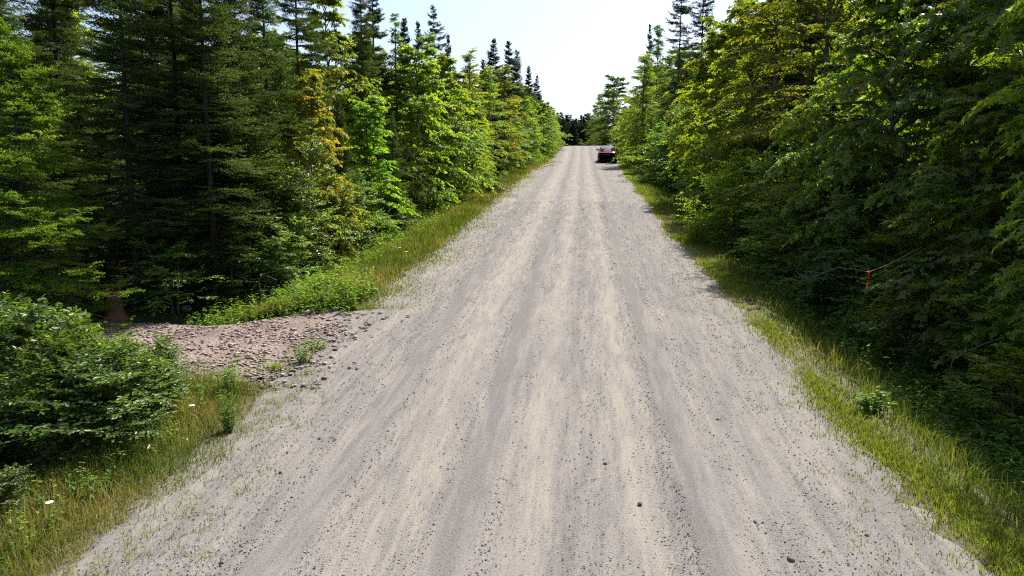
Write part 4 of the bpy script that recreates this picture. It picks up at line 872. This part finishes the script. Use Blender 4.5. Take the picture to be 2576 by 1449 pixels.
for sg in (-1, 1):
    pts = [(sg*.825, -1.25, 1.05), (sg*.825, .75, 1.05), (sg*.67, .2, 1.40), (sg*.67, -.65, 1.40)]
    panel('side_window', pts if sg > 0 else [pts[1], pts[0], pts[3], pts[2]], 'glass')
    a, b = ((-.87, -2.235), (-.44, -2.352)) if sg < 0 else ((.44, -2.352), (.87, -2.235))
    panel('tail_light', [(a[0], a[1], .70), (b[0], b[1], .70), (b[0], b[1], .87), (a[0], a[1], .87)], 'tail')
    a, b = ((-.50, 2.335), (-.80, 2.265)) if sg < 0 else ((.80, 2.265), (.50, 2.335))
    panel('headlight', [(a[0], a[1], .56), (b[0], b[1], .56), (b[0], b[1]-.04, .69), (a[0], a[1]-.04, .69)], 'head')
    mt = Acc(); n = 10; a = np.arange(n)*2*PI/n
    V = np.concatenate([np.stack([sg*(.95+dx)+.12*s*np.cos(a), 0*a+.66+dy, 1.09+.085*s*np.sin(a)], -1) for dx, dy, s in ((0, -.07, .8), (0, 0, 1.), (0, .06, .6))])
    i = np.arange(2)[:, None]*n+np.arange(n)[None]; j = np.arange(2)[:, None]*n+((np.arange(n)+1) % n)[None]
    mt.add(V, [np.stack([i, j, j+n, i+n], -1).reshape(-1, 4), np.array([list(range(n))[::-1]]), np.array([list(range(2*n, 3*n))])])
    tubes(mt, np.array([(sg*.80, .66, 1.02), (sg*.90, .66, 1.06)]), np.array([.025, .025]), 6)
    mt.build('wing_mirror', M['paint'], car, True)
    for yw in (-1.40, 1.42):
        th = np.arange(24)*2*PI/24; prof = [(.0, .20), (.0, .30), (.03, .325), (.18, .325), (.21, .30), (.21, .20)]
        V = np.concatenate([np.stack([0*th+sg*(.935-px), yw+r*np.cos(th), .325+r*np.sin(th)], -1) for px, r in prof]); m_ = len(prof)
        i = (np.arange(m_)[:, None]*24+np.arange(24)[None]); j = (np.arange(m_)[:, None]*24+((np.arange(24)+1) % 24)[None]); i2 = np.roll(i, -1, 0); j2 = np.roll(j, -1, 0)
        wh = build('wheel', V, [np.stack([i, j, j2, i2], -1).reshape(-1, 4)], M['tyre'], parent=car, smooth_=True)
        V = np.concatenate([np.stack([0*th+sg*.92, yw+.2*np.cos(th), .325+.2*np.sin(th)], -1), [(sg*.935, yw, .325)]]); build('rim', V, [np.stack([np.arange(24), (np.arange(24)+1) % 24, np.full(24, 24)], -1)], M['alloy'], parent=wh)

# ------------------------------------------------------------------ light
SUN_EL, SUN_AZ = math.radians(58), math.radians(30)       # azimuth from up the road towards the right
w = bpy.data.worlds.new('World'); sc.world = w; w.use_nodes = True; nt = w.node_tree
bg = nt.nodes['Background']; sky = nt.nodes.new('ShaderNodeTexSky'); sky.sky_type = 'NISHITA'; sky.sun_disc = False
sky.sun_elevation = SUN_EL; sky.sun_rotation = SUN_AZ; sky.altitude = 100; sky.air_density = 1.; sky.dust_density = 3.; sky.ozone_density = 1.
nt.links.new(sky.outputs[0], bg.inputs[0]); bg.inputs[1].default_value = .105
l = bpy.data.lights.new('sun', 'SUN'); l.energy = 5.0; l.angle = math.radians(.53); l.color = (1, .95, .87)
so = bpy.data.objects.new('sun', l); COL.objects.link(so)
d = Vector((math.sin(SUN_AZ)*math.cos(SUN_EL), math.cos(SUN_AZ)*math.cos(SUN_EL), math.sin(SUN_EL)))
so.rotation_euler = d.to_track_quat('Z', 'Y').to_euler(); so.location = (10, 20, 60)
sc.view_settings.view_transform = 'Standard'; sc.view_settings.look = 'None'; sc.view_settings.exposure = 1.12; sc.view_settings.gamma = 1
sc.cycles.max_bounces = 8; sc.cycles.diffuse_bounces = 5; sc.cycles.glossy_bounces = 2; sc.cycles.transmission_bounces = 4
sc.cycles.use_denoising = False; sc.cycles.denoiser = 'OPENIMAGEDENOISE'; sc.cycles.denoising_input_passes = 'RGB_ALBEDO_NORMAL'; sc.cycles.denoising_prefilter = 'ACCURATE'; sc.cycles.filter_width = 1.15
